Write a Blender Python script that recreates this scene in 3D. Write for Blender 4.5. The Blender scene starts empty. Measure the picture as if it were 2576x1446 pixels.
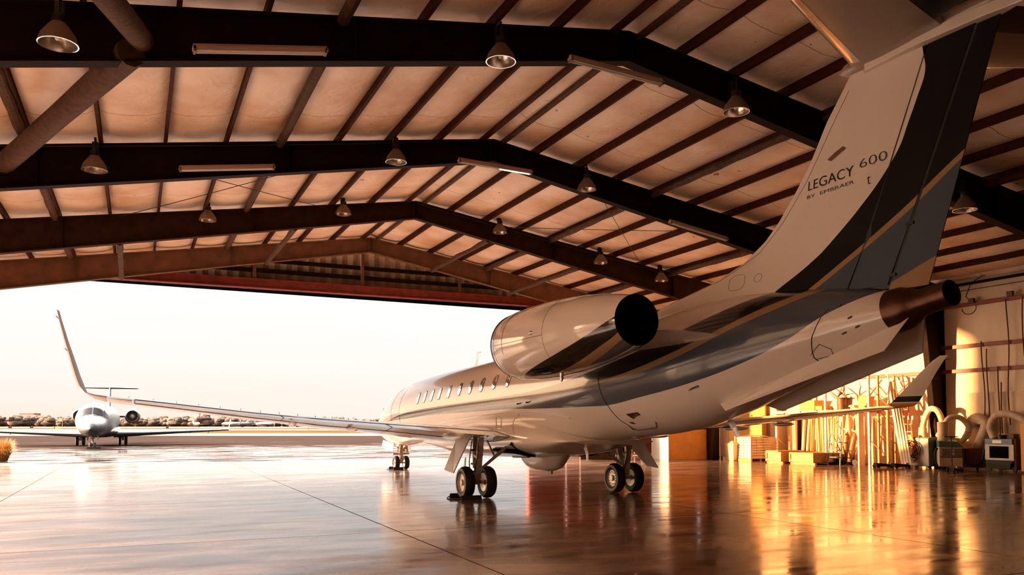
import bpy, math, random
from math import sin, cos, pi, radians, sqrt, atan2
from mathutils import Vector, Matrix
random.seed(7)
SC = bpy.context.scene
# ------------------------------------------------------------------ camera, world, sun, exposure
# world axes: +x along the hangar towards the open door, +y to the left, metres, floor at z = 0
cam_d = bpy.data.cameras.new('camera'); cam = bpy.data.objects.new('camera', cam_d); SC.collection.objects.link(cam)
cam.location = (-17.92, 9.259, 1.715)
cam.rotation_euler = (radians(92.7), 0, radians(-114.47))
cam_d.sensor_width = 36; cam_d.lens = 28.956; cam_d.shift_y = 0.096; cam_d.clip_end = 5000; cam_d.clip_start = .05
SC.camera = cam
SC.view_settings.view_transform = 'Standard'; SC.view_settings.look = 'None'
SC.view_settings.gamma = 1; SC.view_settings.use_curve_mapping = False
SC.view_settings.exposure = 1.28
SUN_AZ, SUN_EL = radians(65), radians(3.3)
SUN = Vector((cos(SUN_AZ)*cos(SUN_EL), sin(SUN_AZ)*cos(SUN_EL), sin(SUN_EL)))
sd = bpy.data.lights.new('sun', 'SUN'); so = bpy.data.objects.new('sun', sd); SC.collection.objects.link(so)
sd.energy = 8.5; sd.color = (1, .47, .16); sd.angle = radians(1.2)
so.rotation_euler = SUN.to_track_quat('Z', 'Y').to_euler()

def world():
    w = bpy.data.worlds.new('sky'); SC.world = w; w.use_nodes = True
    nt = w.node_tree; nt.nodes.clear(); N = nt.nodes.new; L = nt.links.new
    out = N('ShaderNodeOutputWorld'); bg = N('ShaderNodeBackground'); L(bg.outputs[0], out.inputs[0])
    tc = N('ShaderNodeTexCoord'); sep = N('ShaderNodeSeparateXYZ'); L(tc.outputs['Generated'], sep.inputs[0])
    el = N('ShaderNodeMapRange'); el.inputs[1].default_value = 0; el.inputs[2].default_value = .6; L(sep.outputs[2], el.inputs[0])
    ramp = N('ShaderNodeValToRGB'); L(el.outputs[0], ramp.inputs[0])
    r = ramp.color_ramp; r.elements[0].position = 0; r.elements[0].color = (1.0, .84, .70, 1)
    r.elements[1].position = 1; r.elements[1].color = (.72, .84, 1, 1)
    for p, c in ((.10, (1.0, .95, .89, 1)), (.24, (1.0, .99, .98, 1)), (.48, (.90, .95, 1.0, 1))):
        e = r.elements.new(p); e.color = c
    noise = N('ShaderNodeTexNoise'); mp = N('ShaderNodeMapping'); mp.inputs[3].default_value = (1.2, 1.2, 7)
    L(tc.outputs['Generated'], mp.inputs[0]); L(mp.outputs[0], noise.inputs[0]); noise.inputs['Scale'].default_value = 2.2
    noise.inputs['Detail'].default_value = 5
    nr = N('ShaderNodeMapRange'); nr.inputs[1].default_value = .42; nr.inputs[2].default_value = .7
    nr.inputs[3].default_value = 0; nr.inputs[4].default_value = .55; L(noise.outputs[0], nr.inputs[0])
    cl = N('ShaderNodeMixRGB'); cl.inputs[2].default_value = (1.0, .93, .90, 1)
    L(nr.outputs[0], cl.inputs[0]); L(ramp.outputs[0], cl.inputs[1])
    # the sky is brighter and more orange towards the low sun (left of the picture); a strong band above the view is added to light the interior
    dot = N('ShaderNodeVectorMath'); dot.operation = 'DOT_PRODUCT'; dot.inputs[1].default_value = SUN
    L(tc.outputs['Generated'], dot.inputs[0])
    gl = N('ShaderNodeMapRange'); gl.interpolation_type = 'SMOOTHSTEP'
    gl.inputs[1].default_value = .55; gl.inputs[2].default_value = 1.0; gl.inputs[3].default_value = 0; gl.inputs[4].default_value = GLOW
    L(dot.outputs['Value'], gl.inputs[0])
    up = N('ShaderNodeMapRange'); up.interpolation_type = 'SMOOTHSTEP'
    up.inputs[1].default_value = .30; up.inputs[2].default_value = .46; up.inputs[3].default_value = 0; up.inputs[4].default_value = UPPER
    L(sep.outputs[2], up.inputs[0])
    d2 = N('ShaderNodeVectorMath'); d2.operation = 'DOT_PRODUCT'; d2.inputs[1].default_value = (.75, .66, 0); L(tc.outputs['Generated'], d2.inputs[0])
    side = N('ShaderNodeMapRange'); side.interpolation_type = 'SMOOTHSTEP'; side.inputs[1].default_value = -.15; side.inputs[2].default_value = .55; L(d2.outputs['Value'], side.inputs[0])
    hi = N('ShaderNodeMapRange'); hi.interpolation_type = 'SMOOTHSTEP'; hi.inputs[1].default_value = .5; hi.inputs[2].default_value = .85; hi.inputs[3].default_value = 1; hi.inputs[4].default_value = .15; L(sep.outputs[2], hi.inputs[0])
    hm = N('ShaderNodeMath'); hm.operation = 'MULTIPLY'; L(hi.outputs[0], hm.inputs[0]); L(side.outputs[0], hm.inputs[1])
    upm = N('ShaderNodeMath'); upm.operation = 'MULTIPLY'; L(up.outputs[0], upm.inputs[0]); L(hm.outputs[0], upm.inputs[1])
    bg.inputs[1].default_value = BASE; L(cl.outputs[0], bg.inputs[0])
    b2 = N('ShaderNodeBackground'); b2.inputs[0].default_value = (1, .56, .26, 1); L(gl.outputs[0], b2.inputs[1])
    b3 = N('ShaderNodeBackground'); b3.inputs[0].default_value = (1, .85, .73, 1); L(upm.outputs[0], b3.inputs[1])
    a1 = N('ShaderNodeAddShader'); a2 = N('ShaderNodeAddShader'); L(bg.outputs[0], a1.inputs[0]); L(b2.outputs[0], a1.inputs[1]); L(a1.outputs[0], a2.inputs[0]); L(b3.outputs[0], a2.inputs[1])
    L(a2.outputs[0], out.inputs[0])
BASE, GLOW, UPPER = .42, 4.4, 36.0
world()

# ------------------------------------------------------------------ materials
def newmat(name):
    m = bpy.data.materials.new(name); m.use_nodes = True
    nt = m.node_tree; b = nt.nodes['Principled BSDF']
    return m, nt, b
def mat(name, col, rough=.6, metal=0, noise=0, nscale=4, bump=0, bscale=20, coat=0, spec=None, stretch=None, dirt=None):
    m, nt, b = newmat(name)
    b.inputs['Roughness'].default_value = rough; b.inputs['Metallic'].default_value = metal
    if spec is not None: b.inputs['Specular IOR Level'].default_value = spec
    if coat: b.inputs['Coat Weight'].default_value = coat; b.inputs['Coat Roughness'].default_value = .04
    c = (*col, 1); b.inputs['Base Color'].default_value = c
    tc = nt.nodes.new('ShaderNodeTexCoord'); src = tc.outputs['Object']
    if stretch:
        mp = nt.nodes.new('ShaderNodeMapping'); mp.inputs[3].default_value = stretch; nt.links.new(src, mp.inputs[0]); src = mp.outputs[0]
    if noise:
        n = nt.nodes.new('ShaderNodeTexNoise'); n.inputs['Scale'].default_value = nscale; n.inputs['Detail'].default_value = 6
        nt.links.new(src, n.inputs[0])
        mr = nt.nodes.new('ShaderNodeMapRange'); mr.inputs[1].default_value = .3; mr.inputs[2].default_value = .7; nt.links.new(n.outputs[0], mr.inputs[0])
        mx = nt.nodes.new('ShaderNodeMixRGB'); nt.links.new(mr.outputs[0], mx.inputs[0])
        d = dirt or tuple(v*(1-noise) for v in col)
        mx.inputs[1].default_value = (*d, 1); mx.inputs[2].default_value = tuple(min(1, v*(1+noise*.4)) for v in col)+(1,)
        nt.links.new(mx.outputs[0], b.inputs['Base Color'])
    if bump:
        n2 = nt.nodes.new('ShaderNodeTexNoise'); n2.inputs['Scale'].default_value = bscale; n2.inputs['Detail'].default_value = 4
        nt.links.new(src, n2.inputs[0])
        bp = nt.nodes.new('ShaderNodeBump'); bp.inputs['Strength'].default_value = bump; bp.inputs['Distance'].default_value = .05
        nt.links.new(n2.outputs[0], bp.inputs['Height']); nt.links.new(bp.outputs[0], b.inputs['Normal'])
    return m
def emis(name, col, s):
    m, nt, b = newmat(name); b.inputs['Emission Color'].default_value = (*col, 1); b.inputs['Emission Strength'].default_value = s
    b.inputs['Base Color'].default_value = (*col, 1); return m

M = dict(
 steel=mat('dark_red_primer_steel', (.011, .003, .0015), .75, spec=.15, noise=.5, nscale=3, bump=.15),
 steel_lit=mat('lit_dark_steel', (.035, .014, .007), .75, spec=.15, noise=.4, nscale=3, bump=.15),  # same dark steel, colour lightened for the door light on the third frame
 purlin=mat('red_oxide_purlin', (.06, .014, .004), .7, spec=.15, noise=.4, nscale=5),
 wrapped=mat('brown_wrapped_strut', (.085, .036, .016), .8, noise=.5, nscale=6, bump=.5, bscale=9),
 frame_light=mat('lighter_brown_steel', (.16, .065, .03), .7, noise=.4, nscale=2, bump=.2),  # lighter brown than the nearer frames; farthest frame and gable posts
 header=mat('red_header_steel', (.23, .03, .018), .5, noise=.4, nscale=3),
 girt=mat('red_girt', (.30, .07, .04), .5, noise=.3),
 cable=mat('black_cable', (.02, .012, .01), .6),
 conduit=mat('brown_conduit', (.12, .045, .025), .5),
 tyre=mat('tyre_rubber', (.012, .010, .010), .65, noise=.4, nscale=15),
 tyre_wall=mat('tyre_sidewall', (.045, .04, .038), .5),
 hub=mat('pale_wheel_hub', (.62, .55, .48), .35, metal=.3, noise=.3, nscale=20),
 gear=mat('gear_white_paint', (.62, .52, .42), .35, noise=.4, nscale=8),
 chrome=mat('chrome', (.8, .78, .75), .08, metal=1),
 metal=mat('bare_metal', (.62, .56, .52), .22, metal=1, noise=.2, nscale=6),
 apu=mat('burnt_exhaust_metal', (.10, .045, .028), .35, metal=.8, noise=.4, nscale=6),
 black=mat('black', (.006, .005, .005), .4), hole=mat('hole_black', (.0015, .0012, .001), .9, spec=.05),  # near-black shared by exhaust ducts, wheel wells and a grille
 dark=mat('dark_seal', (.02, .015, .012), .6),
 white=mat('white_paint', (.80, .78, .75), .25, coat=.6),
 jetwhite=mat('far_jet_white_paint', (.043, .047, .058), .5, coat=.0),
 glass=mat('dark_cockpit_glass', (.02, .018, .02), .3, spec=.08),
 grass=mat('dry_ornamental_grass', (.40, .21, .04), .8, noise=.4, nscale=5),
 lampmetal=mat('lamp_reflector', (.55, .48, .42), .25, metal=.9),
 lampshell=mat('lamp_shell', (.20, .13, .09), .6),
 fixture=mat('strip_light_fixture', (.55, .36, .27), .45),
 tube_lit=emis('lit_tube', (1, .95, .88), 3.0),
 wood=mat('crate_wood', (.62, .36, .16), .7, noise=.35, nscale=3, stretch=(1, 1, 8)),
 plywood=mat('orange_plywood', (.72, .36, .09), .6, noise=.15, nscale=2),
 cream=mat('cream_panel', (.78, .62, .46), .6, noise=.12, nscale=2),
 bag=mat('pale_sacks', (.86, .78, .66), .6, noise=.15, nscale=5, bump=.3, bscale=8),
 plasticwrap=mat('wrapped_side', (.8, .62, .42), .35, noise=.2, nscale=6, bump=.5, bscale=14),
 tubes=mat('pale_cardboard_tube', (.80, .60, .38), .55, noise=.3, nscale=5, stretch=(1, 1, .15)),
 tubes2=mat('tan_cardboard_tube', (.72, .46, .24), .6, noise=.3, nscale=5, stretch=(1, 1, .15)),
 rack=mat('galvanised_rack', (.75, .66, .55), .4, metal=.3, noise=.3, nscale=10),
 rackpost=mat('orange_rack_post', (.62, .24, .09), .5, noise=.3),
 blue=mat('blue_steel', (.16, .27, .46), .5, noise=.2), green=mat('dark_green_panel', (.05, .075, .055), .5, noise=.3, nscale=10),
 teal=mat('teal_panel', (.10, .21, .19), .45), grey=mat('grey_white_panel', (.62, .60, .58), .45, noise=.15),
 brown=mat('brown_panel', (.16, .07, .03), .6, noise=.3), hose=mat('white_flexible_duct', (.72, .60, .46), .6, noise=.2, nscale=6),
 orange=mat('orange_band', (.85, .22, .05), .5), yellow=mat('yellow_steel', (.85, .38, .03), .45, noise=.1),
 ladder=mat('red_fibreglass_ladder', (.55, .16, .08), .5), board=mat('pale_board', (.85, .72, .58), .6, noise=.15),
 cylinder=mat('brown_gas_cylinder', (.30, .13, .06), .4, noise=.3), ocyl=mat('olive_gas_cylinder', (.42, .36, .18), .4),
 darkwood=mat('dark_wood', (.10, .04, .02), .6), bucket=mat('brown_bucket', (.16, .08, .05), .5),
 door_red=mat('dark_red_door', (.16, .02, .015), .5, noise=.3), darkbrown=mat('dark_brown_sheet', (.05, .022, .014), .7, noise=.3),
 foliage=mat('far_tree_foliage', (.12, .088, .07), .9, spec=0, noise=.3, nscale=.3), trunk=mat('far_tree_trunk', (.2, .12, .08), .9),
 farwhite=mat('far_building_wall', (.25, .17, .14), .8), sign=mat('taxi_sign_yellow', (.85, .55, .05), .6),
 chock=mat('black_rubber_chock', (.015, .012, .011), .7), rope=mat('dark_rope', (.05, .03, .02), .8),
)

# ------------------------------------------------------------------ mesh helpers
class MB:
    def __init__(s): s.v = []; s.f = []; s.mi = []
    def add(s, vs, fs, mi=0):
        o = len(s.v); s.v += [tuple(v) for v in vs]; s.f += [tuple(i+o for i in f) for f in fs]; s.mi += [mi]*len(fs); return s
    def box(s, c, d, mi=0, rz=0, mat=None):
        R = mat or Matrix.Rotation(rz, 3, 'Z'); c = Vector(c)
        vs = [c + R @ Vector((x*d[0]/2, y*d[1]/2, z*d[2]/2)) for x in (-1, 1) for y in (-1, 1) for z in (-1, 1)]
        return s.add(vs, [(0,1,3,2),(4,6,7,5),(0,4,5,1),(2,3,7,6),(0,2,6,4),(1,5,7,3)], mi)
    def bb(s, a, b, mi=0):
        return s.box([(a[i]+b[i])/2 for i in range(3)], [abs(b[i]-a[i]) for i in range(3)], mi)
    def loft(s, rings, cap=True, mi=0, closed=True):
        n = len(rings[0]); vs = [p for r in rings for p in r]; fs = []
        for i in range(len(rings)-1):
            for j in range(n if closed else n-1):
                k = (j+1) % n; fs.append((i*n+j, i*n+k, (i+1)*n+k, (i+1)*n+j))
        if cap: fs += [tuple(range(n-1, -1, -1)), tuple((len(rings)-1)*n+i for i in range(n))]
        return s.add(vs, fs, mi)
    def tube(s, path, r, n=8, mi=0, cap=True):
        P = [Vector(p) for p in path]; rs = r if isinstance(r, (list, tuple)) else [r]*len(P); rings = []; u = None
        for i, p in enumerate(P):
            t = (P[min(i+1, len(P)-1)]-P[max(i-1, 0)]).normalized()
            if u is None:
                u = t.cross(Vector((0, 0, 1)));
                if u.length < .01: u = t.cross(Vector((0, 1, 0)))
                u.normalize()
            else: u = (u-t*u.dot(t)).normalized()
            w = t.cross(u); rings.append([p+(u*cos(2*pi*j/n)+w*sin(2*pi*j/n))*rs[i] for j in range(n)])
        return s.loft(rings, cap, mi)
    def bar(s, a, b, w, h, mi=0, up=(0, 0, 1)):
        a = Vector(a); b = Vector(b); t = (b-a).normalized(); x = t.cross(Vector(up))
        if x.length < .01: x = t.cross(Vector((0, 1, 0)))
        x.normalize(); y = x.cross(t)
        rr = [[p+x*i*w/2+y*j*h/2 for i, j in ((-1,-1),(1,-1),(1,1),(-1,1))] for p in (a, b)]
        return s.loft(rr, True, mi)
    def lathe(s, prof, c, d, n=24, mi=0, cap=False):
        d = Vector(d).normalized(); u = d.cross(Vector((0, 0, 1)))
        if u.length < .01: u = Vector((1, 0, 0))
        u.normalize(); w = d.cross(u); c = Vector(c)
        rings = [[c+d*h+(u*cos(2*pi*j/n)+w*sin(2*pi*j/n))*r for j in range(n)] for h, r in prof]
        return s.loft(rings, cap, mi)
    def prism(s, poly, h, mi=0):   # poly: list of 3d points, h: vector
        h = Vector(h); return s.loft([[Vector(p) for p in poly], [Vector(p)+h for p in poly]], True, mi)
    def sphere(s, c, r, n=10, m=7, mi=0, sc=(1, 1, 1), jit=0):
        vs = []; fs = []
        for i in range(1, m):
            th = pi*i/m
            for j in range(n):
                a = 2*pi*j/n; k = 1+random.uniform(-jit, jit)
                vs.append((c[0]+r*sc[0]*k*sin(th)*cos(a), c[1]+r*sc[1]*k*sin(th)*sin(a), c[2]+r*sc[2]*k*cos(th)))
        vs += [(c[0], c[1], c[2]+r*sc[2]), (c[0], c[1], c[2]-r*sc[2])]; T = len(vs)-2
        for i in range(m-2):
            for j in range(n): k = (j+1) % n; fs.append((i*n+j, (i+1)*n+j, (i+1)*n+k, i*n+k))
        for j in range(n): k = (j+1) % n; fs.append((T, j, k)); fs.append((T+1, (m-2)*n+k, (m-2)*n+j))
        return s.add(vs, fs, mi)
    def build(s, name, m, parent=None, smooth=False, bevel=0, label=None):
        me = bpy.data.meshes.new(name); me.from_pydata(s.v, [], s.f); me.update()
        ms = m if isinstance(m, (list, tuple)) else [m]
        for x in ms: me.materials.append(M[x] if isinstance(x, str) else x)
        me.polygons.foreach_set('material_index', s.mi)
        import bmesh
        bm = bmesh.new(); bm.from_mesh(me); bmesh.ops.recalc_face_normals(bm, faces=bm.faces); bm.to_mesh(me); bm.free()
        if smooth: me.shade_smooth(); me.set_sharp_from_angle(angle=radians(38))
        o = bpy.data.objects.new(name, me); SC.collection.objects.link(o)
        if parent: o.parent = parent
        if bevel:
            b = o.modifiers.new('bevel', 'BEVEL'); b.width = bevel; b.segments = 2
        if label: o['label'] = label
        return o
def tag(o, label, cat, group=None, kind=None):
    o['label'] = label; o['category'] = cat
    if group: o['group'] = group
    if kind: o['kind'] = kind
    return o
def struct(o, label=None):
    o['kind'] = 'structure'
    if label: o['label'] = label
    return o
def thing(name, label, cat, loc=(0, 0, 0), rz=0, group=None):
    o = bpy.data.objects.new(name, None); o.empty_display_size = .1; SC.collection.objects.link(o)
    o.location = loc; o.rotation_euler = (0, 0, rz); return tag(o, label, cat, group)
def copy_tree(o, parent=None):
    c = o.copy(); SC.collection.objects.link(c); c.parent = parent
    for ch in list(o.children): copy_tree(ch, c)
    return c
def itp(t, x):
    if x <= t[0][0]: return t[0][1]
    for a, b in zip(t, t[1:]):
        if x <= b[0]: return a[1]+(b[1]-a[1])*(x-a[0])/(b[0]-a[0])
    return t[-1][1]
def fcurve(nt, inp, pts, a, b, c, d, kind='AUTO'):
    """curve through pts, as nodes: input value -> output value"""
    mr = nt.nodes.new('ShaderNodeMapRange'); mr.inputs[1].default_value = a; mr.inputs[2].default_value = b; nt.links.new(inp, mr.inputs[0])
    fc = nt.nodes.new('ShaderNodeFloatCurve'); nt.links.new(mr.outputs[0], fc.inputs['Value'])
    cu = fc.mapping.curves[0]; P = sorted(((x-a)/(b-a), (y-c)/(d-c)) for x, y in pts)
    cu.points[0].location = P[0]; cu.points[1].location = P[-1]
    for p in P[1:-1]: cu.points.new(*p)
    for p in cu.points: p.handle_type = kind
    fc.mapping.update()
    m2 = nt.nodes.new('ShaderNodeMapRange'); m2.inputs[3].default_value = c; m2.inputs[4].default_value = d; nt.links.new(fc.outputs[0], m2.inputs[0])
    return m2.outputs[0]
def mth(nt, op, a, b):
    n = nt.nodes.new('ShaderNodeMath'); n.operation = op
    for i, v in enumerate((a, b)):
        if isinstance(v, (int, float)): n.inputs[i].default_value = v
        else: nt.links.new(v, n.inputs[i])
    return n.outputs[0]
PAINT = dict(cream=(.82, .74, .66), gold=(.36, .22, .105), black=(.006, .006, .007), blue=(.075, .095, .125))
def stripe_mat(name, layers, axis='z_of_x', rng=(-12, 16, 0, 8), base='cream', rough=.18, coat=.55, spec=.35):
    """layers: list of (boundary points, colour beyond that boundary)"""
    m, nt, b = newmat(name); b.inputs['Roughness'].default_value = rough; b.inputs['Coat Weight'].default_value = coat; b.inputs['Specular IOR Level'].default_value = spec; b.inputs['Coat Roughness'].default_value = .04
    tc = nt.nodes.new('ShaderNodeTexCoord'); sp = nt.nodes.new('ShaderNodeSeparateXYZ'); nt.links.new(tc.outputs['Object'], sp.inputs[0])
    x, z = sp.outputs[0], sp.outputs[2]
    col = nt.nodes.new('ShaderNodeRGB'); col.outputs[0].default_value = (*PAINT[base], 1); cur = col.outputs[0]
    for pts, c in layers:
        if axis == 'z_of_x': bd = fcurve(nt, x, pts, *rng); msk = mth(nt, 'GREATER_THAN', z, bd)
        else: bd = fcurve(nt, z, [(q, p) for p, q in pts], *rng); msk = mth(nt, 'LESS_THAN', x, bd)
        mx = nt.nodes.new('ShaderNodeMixRGB'); nt.links.new(msk, mx.inputs[0]); nt.links.new(cur, mx.inputs[1]); mx.inputs[2].default_value = (*PAINT[c], 1); cur = mx.outputs[0]
    nt.links.new(cur, b.inputs['Base Color'])
    n2 = nt.nodes.new('ShaderNodeTexNoise'); n2.inputs['Scale'].default_value = 1.6; nt.links.new(tc.outputs['Object'], n2.inputs[0])
    bp = nt.nodes.new('ShaderNodeBump'); bp.inputs['Strength'].default_value = .06; bp.inputs['Distance'].default_value = .05
    nt.links.new(n2.outputs[0], bp.inputs['Height']); nt.links.new(bp.outputs[0], b.inputs['Normal'])
    return m
# ------------------------------------------------------------------ the hangar
RY = -0.5                       # ridge
YL, YR, XD, XB = 18.6, -20.3, 21.0, -27.0
def zr(y): return 10.42-(.156*(y-RY) if y > RY else .160*(RY-y))   # top of the rafters
def floor_mat():
    m, nt, b = newmat('polished_concrete'); N = nt.nodes.new; L = nt.links.new
    tc = N('ShaderNodeTexCoord'); mp = N('ShaderNodeMapping'); mp.inputs[2].default_value = (0, 0, radians(24.5)); mp.inputs[3].default_value = (1, .32, 1); L(tc.outputs['Object'], mp.inputs[0])
    n1 = N('ShaderNodeTexNoise'); n1.inputs['Scale'].default_value = 1.1; n1.inputs['Detail'].default_value = 9; n1.inputs['Roughness'].default_value = .65; n1.inputs['Distortion'].default_value = .6; L(mp.outputs[0], n1.inputs[0])
    r1 = N('ShaderNodeValToRGB'); e = r1.color_ramp; e.elements[0].position = .38; e.elements[0].color = (.15, .075, .042, 1); e.elements[1].position = .60; e.elements[1].color = (.41, .265, .185, 1)
    L(n1.outputs[0], r1.inputs[0])
    # saw-cut joints
    bk = N('ShaderNodeTexBrick'); bk.offset = 0; bk.inputs['Scale'].default_value = 1; bk.inputs['Mortar Size'].default_value = .016; bk.inputs['Mortar Smooth'].default_value = .4; bk.inputs['Brick Width'].default_value = 6.6; bk.inputs['Row Height'].default_value = 6.6
    bk.inputs['Color1'].default_value = bk.inputs['Color2'].default_value = (1, 1, 1, 1); bk.inputs['Mortar'].default_value = (.25, .2, .18, 1)
    m2 = N('ShaderNodeMapping'); m2.inputs[1].default_value = (5.0+66, 1.2+66, 0); L(tc.outputs['Object'], m2.inputs[0]); L(m2.outputs[0], bk.inputs[0])
    mx = N('ShaderNodeMixRGB'); mx.blend_type = 'MULTIPLY'; mx.inputs[0].default_value = 1; L(r1.outputs[0], mx.inputs[1]); L(bk.outputs[0], mx.inputs[2]); 
    ns = N('ShaderNodeTexNoise'); ns.inputs['Scale'].default_value = .5; ns.inputs['Detail'].default_value = 7; ns.inputs['Distortion'].default_value = 1.2; L(mp.outputs[0], ns.inputs[0])
    rs = N('ShaderNodeMapRange'); rs.inputs[1].default_value = .50; rs.inputs[2].default_value = .62; rs.inputs[3].default_value = 0; rs.inputs[4].default_value = .8; L(ns.outputs[0], rs.inputs[0])
    ms = N('ShaderNodeMixRGB'); L(rs.outputs[0], ms.inputs[0]); L(mx.outputs[0], ms.inputs[1]); ms.inputs[2].default_value = (.10, .05, .03, 1); 
    # floor colour darkened towards the open door to offset the strong skylight there
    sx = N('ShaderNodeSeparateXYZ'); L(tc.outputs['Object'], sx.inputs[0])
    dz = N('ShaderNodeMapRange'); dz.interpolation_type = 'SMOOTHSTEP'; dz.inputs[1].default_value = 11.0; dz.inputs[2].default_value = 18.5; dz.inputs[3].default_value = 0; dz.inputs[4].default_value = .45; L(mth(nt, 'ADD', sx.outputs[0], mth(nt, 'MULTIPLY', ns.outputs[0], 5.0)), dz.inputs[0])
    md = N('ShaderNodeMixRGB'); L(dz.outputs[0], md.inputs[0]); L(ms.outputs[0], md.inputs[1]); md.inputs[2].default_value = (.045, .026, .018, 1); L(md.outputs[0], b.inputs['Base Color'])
    n2 = N('ShaderNodeTexNoise'); n2.inputs['Scale'].default_value = 2.3; n2.inputs['Detail'].default_value = 8; L(mp.outputs[0], n2.inputs[0])
    rr = N('ShaderNodeMapRange'); rr.inputs[1].default_value = .35; rr.inputs[2].default_value = .68; rr.inputs[3].default_value = .07; rr.inputs[4].default_value = .22; L(n2.outputs[0], rr.inputs[0]); 
    jr = N('ShaderNodeMixRGB'); L(bk.outputs['Fac'], jr.inputs[0]); L(rr.outputs[0], jr.inputs[1]); jr.inputs[2].default_value = (.9, .9, .9, 1); L(jr.outputs[0], b.inputs['Roughness'])
    sj = N('ShaderNodeMapRange'); sj.inputs[3].default_value = .22; sj.inputs[4].default_value = .0; L(bk.outputs['Fac'], sj.inputs[0]); L(sj.outputs[0], b.inputs['Specular IOR Level'])
    n3 = N('ShaderNodeTexNoise'); n3.inputs['Scale'].default_value = 3.2; n3.inputs['Detail'].default_value = 3; L(mp.outputs[0], n3.inputs[0])
    bp = N('ShaderNodeBump'); bp.inputs['Strength'].default_value = .06; bp.inputs['Distance'].default_value = .04; L(n3.outputs[0], bp.inputs['Height']); L(bp.outputs[0], b.inputs['Normal'])
    b.inputs['Coat Weight'].default_value = .02; b.inputs['Coat Roughness'].default_value = .12; L(bp.outputs[0], b.inputs['Coat Normal'])
    return m
def apron_mat():
    m, nt, b = newmat('wet_asphalt_apron'); N = nt.nodes.new; L = nt.links.new
    tc = N('ShaderNodeTexCoord'); mp = N('ShaderNodeMapping'); mp.inputs[2].default_value = (0, 0, radians(24.5)); mp.inputs[3].default_value = (1, .16, 1); L(tc.outputs['Object'], mp.inputs[0])
    n1 = N('ShaderNodeTexNoise'); n1.inputs['Scale'].default_value = .55; n1.inputs['Detail'].default_value = 8; L(mp.outputs[0], n1.inputs[0])
    r1 = N('ShaderNodeValToRGB'); e = r1.color_ramp; e.elements[0].position = .35; e.elements[0].color = (.020, .0135, .0115, 1); e.elements[1].position = .7; e.elements[1].color = (.030, .021, .018, 1)
    L(n1.outputs[0], r1.inputs[0]); L(r1.outputs[0], b.inputs['Base Color'])
    # wet sheets of water, mostly near the door
    sp = N('ShaderNodeSeparateXYZ'); L(tc.outputs['Object'], sp.inputs[0])
    near = N('ShaderNodeMapRange'); near.inputs[1].default_value = 42; near.inputs[2].default_value = 60; near.inputs[3].default_value = .05; near.inputs[4].default_value = -.20; L(sp.outputs[0], near.inputs[0])
    n2 = N('ShaderNodeTexNoise'); n2.inputs['Scale'].default_value = 1.0; n2.inputs['Detail'].default_value = 7; L(mp.outputs[0], n2.inputs[0])
    w = N('ShaderNodeMath'); L(n2.outputs[0], w.inputs[0]); L(near.outputs[0], w.inputs[1])
    rr = N('ShaderNodeMapRange'); rr.inputs[1].default_value = .5; rr.inputs[2].default_value = .58; rr.inputs[3].default_value = .85; rr.inputs[4].default_value = .06; L(w.outputs[0], rr.inputs[0]); L(rr.outputs[0], b.inputs['Roughness'])
    sr = N('ShaderNodeMapRange'); sr.inputs[1].default_value = .5; sr.inputs[2].default_value = .58; sr.inputs[3].default_value = .0; sr.inputs[4].default_value = .12; L(w.outputs[0], sr.inputs[0]); L(sr.outputs[0], b.inputs['Specular IOR Level'])
    return m
def fabric_mat():
    m, nt, b = newmat('white_vinyl_insulation'); N = nt.nodes.new; L = nt.links.new
    tc = N('ShaderNodeTexCoord')
    n = N('ShaderNodeTexNoise'); n.inputs['Scale'].default_value = .55; n.inputs['Detail'].default_value = 6; L(tc.outputs['Object'], n.inputs[0])
    r = N('ShaderNodeValToRGB'); e = r.color_ramp; e.elements[0].position = .3; e.elements[0].color = (.66, .42, .25, 1); e.elements[1].position = .62; e.elements[1].color = (.93, .79, .67, 1)
    L(n.outputs[0], r.inputs[0])
    n2 = N('ShaderNodeTexNoise'); n2.inputs['Scale'].default_value = 3.1; n2.inputs['Detail'].default_value = 2; L(tc.outputs['Object'], n2.inputs[0])
    st = N('ShaderNodeMapRange'); st.inputs[1].default_value = .745; st.inputs[2].default_value = .76; L(n2.outputs[0], st.inputs[0])
    mx = N('ShaderNodeMixRGB'); L(st.outputs[0], mx.inputs[0]); L(r.outputs[0], mx.inputs[1]); mx.inputs[2].default_value = (.2, .08, .03, 1); L(mx.outputs[0], b.inputs['Base Color'])
    # taped seams across the blanket, half way between the frames
    sp = N('ShaderNodeSeparateXYZ'); L(tc.outputs['Object'], sp.inputs[0])
    wob = mth(nt, 'MULTIPLY', n.outputs[0], .5); xx = mth(nt, 'ADD', mth(nt, 'DIVIDE', mth(nt, 'ADD', mth(nt, 'ADD', sp.outputs[0], wob), 2.6-.25), 3.8), 40.0)
    fr = mth(nt, 'ABSOLUTE', mth(nt, 'SUBTRACT', mth(nt, 'FRACT', xx, 0), .5), 0); sm = mth(nt, 'LESS_THAN', fr, .0035)
    mx2 = N('ShaderNodeMixRGB'); L(mth(nt, 'MULTIPLY', sm, .75), mx2.inputs[0]); L(mx.outputs[0], mx2.inputs[1]); mx2.inputs[2].default_value = (.16, .07, .03, 1); L(mx2.outputs[0], b.inputs['Base Color'])
    b.inputs['Roughness'].default_value = .45
    n3 = N('ShaderNodeTexNoise'); n3.inputs['Scale'].default_value = 1.7; n3.inputs['Detail'].default_value = 4; n3.inputs['Distortion'].default_value = 1.5; L(tc.outputs['Object'], n3.inputs[0])
    bp = N('ShaderNodeBump'); bp.inputs['Strength'].default_value = .5; bp.inputs['Distance'].default_value = .06; L(n3.outputs[0], bp.inputs['Height']); L(bp.outputs[0], b.inputs['Normal'])
    return m
M['floor'] = floor_mat(); M['apron'] = apron_mat(); M['fabric'] = fabric_mat()

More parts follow.
